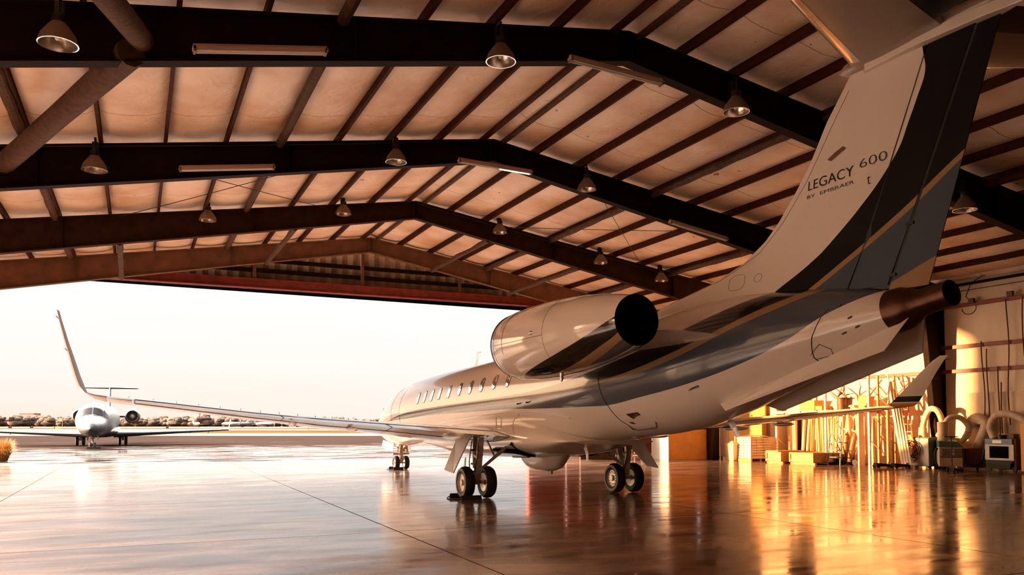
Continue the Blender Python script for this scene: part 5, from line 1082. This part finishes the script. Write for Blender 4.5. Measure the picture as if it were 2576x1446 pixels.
MB().lathe([(1.2,.17),(1.2+.4,.15)], (.2,.1,0), (0,0,1), 20, cap=True).build('duct_collar', 'hose', t, True)
d = duct([(.22,.1,1.5),(.10,.1,1.95),(-.12,.08,2.32),(-.42,.06,2.28),(-.62,.05,1.9),(-.62,.05,1.55),(-.45,.05,1.25)], .11, parent=t)
for z in (1.62, 1.72): MB().lathe([(z-.03,.125),(z+.03,.125)], (-.62,.05,0), (0,0,1), 18, cap=True).build('orange_band', 'orange', d)
t2 = thing('hose_coil', 'coil of brown and black hoses hanging on the green and white cabinet', 'hose', (5.25,-18.82,.72)); rr = random.Random(2)
for k in range(9):
    r = .2+.13*rr.random(); ox, oz = rr.uniform(-.08,.2), rr.uniform(-.15,.12); MB().tube([(ox+r*cos(a), .03*k*.5, oz+r*1.15*sin(a)) for a in [2*pi*j/24 for j in range(25)]], .014, 6).build('loop', 'black' if k % 3 else 'girt', t2, True)
MB().prism([(.12,0,.6),(.28,0,.6),(.1,0,.05),(-.05,0,.25)], (0,.05,0)).build('orange_strap', 'orange', t2)
t = thing('wooden_stool', 'dark wooden stool between the two green machines', 'stool', (4.55,-19.8,0)); bx('seat', (-.2,-.2,.72), (.2,.2,.78), 'darkwood', t); bx('apron', (-.18,-.18,.6), (.18,.18,.72), 'darkwood', t, 0)
for sx in (-1, 1):
    for sy in (-1, 1): MB().bar((sx*.22,sy*.22,0), (sx*.16,sy*.16,.72), .04, .04).build('leg', 'darkwood', t)
    bx('stretcher', (sx*.2-.01,-.2,.25), (sx*.2+.01,.2,.28), 'darkwood', t, 0)
ang = atan2(9.26+19.2, -17.92-4.0)  # faces roughly the open floor
t = thing('ground_power_unit', 'white and green machine with round dials and a drooping black hose', 'machine', (3.75,-18.95,0), ang-pi/2+radians(8)+pi*0)
t.scale = (-1, 1, 1); bx('cabinet', (-.40,-.9,.12), (.40,-.02,.86), 'grey', t); bx('lower_panel', (-.36,-.02,.12), (.38,.0,.45), 'cream', t, 0); bx('red_strip', (-.36,-.02,.47), (.38,.005,.50), 'door_red', t, 0); bx('dial_panel', (-.30,-.02,.52), (.38,.01,.80), M.setdefault('dial', mat('grey_brown_panel', (.30,.22,.18), .5)), t, 0)
for z in (.61, .73): MB().lathe([(0,.045),(.03,.04),(.03,0)], (.08,.01,z), (0,1,0), 18).build('dial', 'white', t, True)
for q in range(6): MB().box((-.06-.1*(q % 2)-.02,.012,.58+.08*(q//2)), (.03,.01,.02)).build('switch', 'black', t)
MB().prism([(-.40,-.9,.86),(-.40,0,.86),(-.40,0,1.08),(-.40,-.9,1.12)], (.62,0,0)).prism([(.22,-.9,.86),(.22,0,.86),(.22,0,1.08),(.22,-.9,1.12)], (.001,0,0)).loft([[(.22,-.9,.86),(.22,0,.86),(.22,0,1.08),(.22,-.9,1.12)],[(.40,-.9,.86),(.40,0,.86),(.40,0,.88),(.40,-.9,.88)]]).build('hood', 'teal', t)
bx('side_panel', (.40,-.85,.2), (.43,-.05,.85), 'brown', t); bx('tank', (.44,-.8,.1), (1.1,-.1,.82), 'brown', t, .03)
MB().tube([(.42+.34*(1-cos(a)), .0+.03*sin(a), .78-.62*sin(a)) for a in [pi*k/16 for k in range(17)]], .05, 8).build('black_hose', 'black', t, True)
MB().tube([(-.42,.08,.78-.3+.3*cos(a))if False else (-.46-.10*sin(a), .06, .48+.34*cos(a)) for a in [pi*k/12 for k in range(13)]], .045, 8).build('black_hose', 'black', t, True)
for q in ((-.3,-.1),(.3,-.1),(-.3,-.8),(.9,-.2)): MB().lathe([(-.03,.08),(.03,.08)], (q[0],q[1],.08), (1,0,0), 14, cap=True).build('wheel', 'tyre', t, True)
MB().lathe([(1.1,.2),(1.1+.72,.2)], (-.2,-.45,0), (0,0,1), 24, cap=True).build('duct_collar', 'hose', t, True)
d = duct([(-.12,-.45,1.75),(.05,-.45,1.98),(.4,-.45,1.98),(.68,-.45,1.65),(.66,-.45,1.35),(.40,-.4,1.05)], .10, parent=t); MB().lathe([(-.02,.118),(.03,.118)], (.66,-.45,1.42), (.1,0,1), 18, cap=True).build('orange_band', 'orange', d)
t = thing('heater_unit', 'dark-sided unit with a square grille and an arched duct, next to the yellow cabinet', 'machine', (2.1,-19.75,0))
bx('cabinet', (-.62,-.4,.1), (.55,.38,1.2), 'darkbrown', t); bx('front_panel', (-.55,.38,.42), (.55,.42,1.0), 'grey', t); bx('control_strip', (-.5,.38,1.0), (.55,.42,1.2), 'blue', t); bx('grille', (-.36,.42,.5), (.36,.435,.93), 'hole', t, 0); bx('label_plate', (-.1,.42,1.04), (.24,.43,1.15), 'white', t, 0)
MB().loft([[(-.5,.40,.40),(.5,.40,.40)],[(-.48,.5,.3),(.48,.5,.3)],[(-.4,.42,.12),(.4,.42,.12)]], False, 0, False).build('drip_tray', 'green', t)
for q in ((-.5,.3),(.45,.3),(-.5,-.3),(.45,-.3)): MB().lathe([(-.03,.07),(.03,.07)], (q[0],q[1],.07), (0,1,0), 14, cap=True).build('caster', 'tyre', t, True)
duct([(.35,.15,1.2),(.52,.12,1.6),(.35,.1,2.0),(-.05,.05,2.12),(-.6,.0,1.95),(-1.1,-.05,1.5)], .13, parent=t); bx('carton', (-.35,-.2,1.2), (-.05,.1,1.38), 'brown', t); MB().lathe([(1.2,.1),(1.34,.14)], (.05,.1,0), (0,0,1), 14, cap=True).build('outlet', 'black', t, True)
t = thing('flammables_cabinet', 'bright yellow metal cabinet at the right edge', 'cabinet', (.55,-19.35,0)); bx('body', (-.55,-.45,.08), (.55,.3,1.75), 'yellow', t); bx('door', (-.5,.3,.12), (.52,.33,1.7), 'yellow', t); bx('label_plate', (.1,.33,1.4), (.38,.335,1.6), 'white', t, 0)
for q in ((-.45,-.4),(.45,-.4),(-.45,.25),(.45,.25)): bx('foot', (q[0]-.05,q[1]-.05,0), (q[0]+.05,q[1]+.05,.08), 'dark', t, 0)
duct([(3.6,-20.0,.5),(3.2,-19.95,1.2),(3.0,-19.95,1.75),(3.4,-19.95,1.95),(3.75,-19.95,1.7)], .2, 'dusty_duct', 'hose')
tag(bpy.data.objects['dusty_duct'], 'thick dusty duct slumped against the wall between the machines', 'duct')
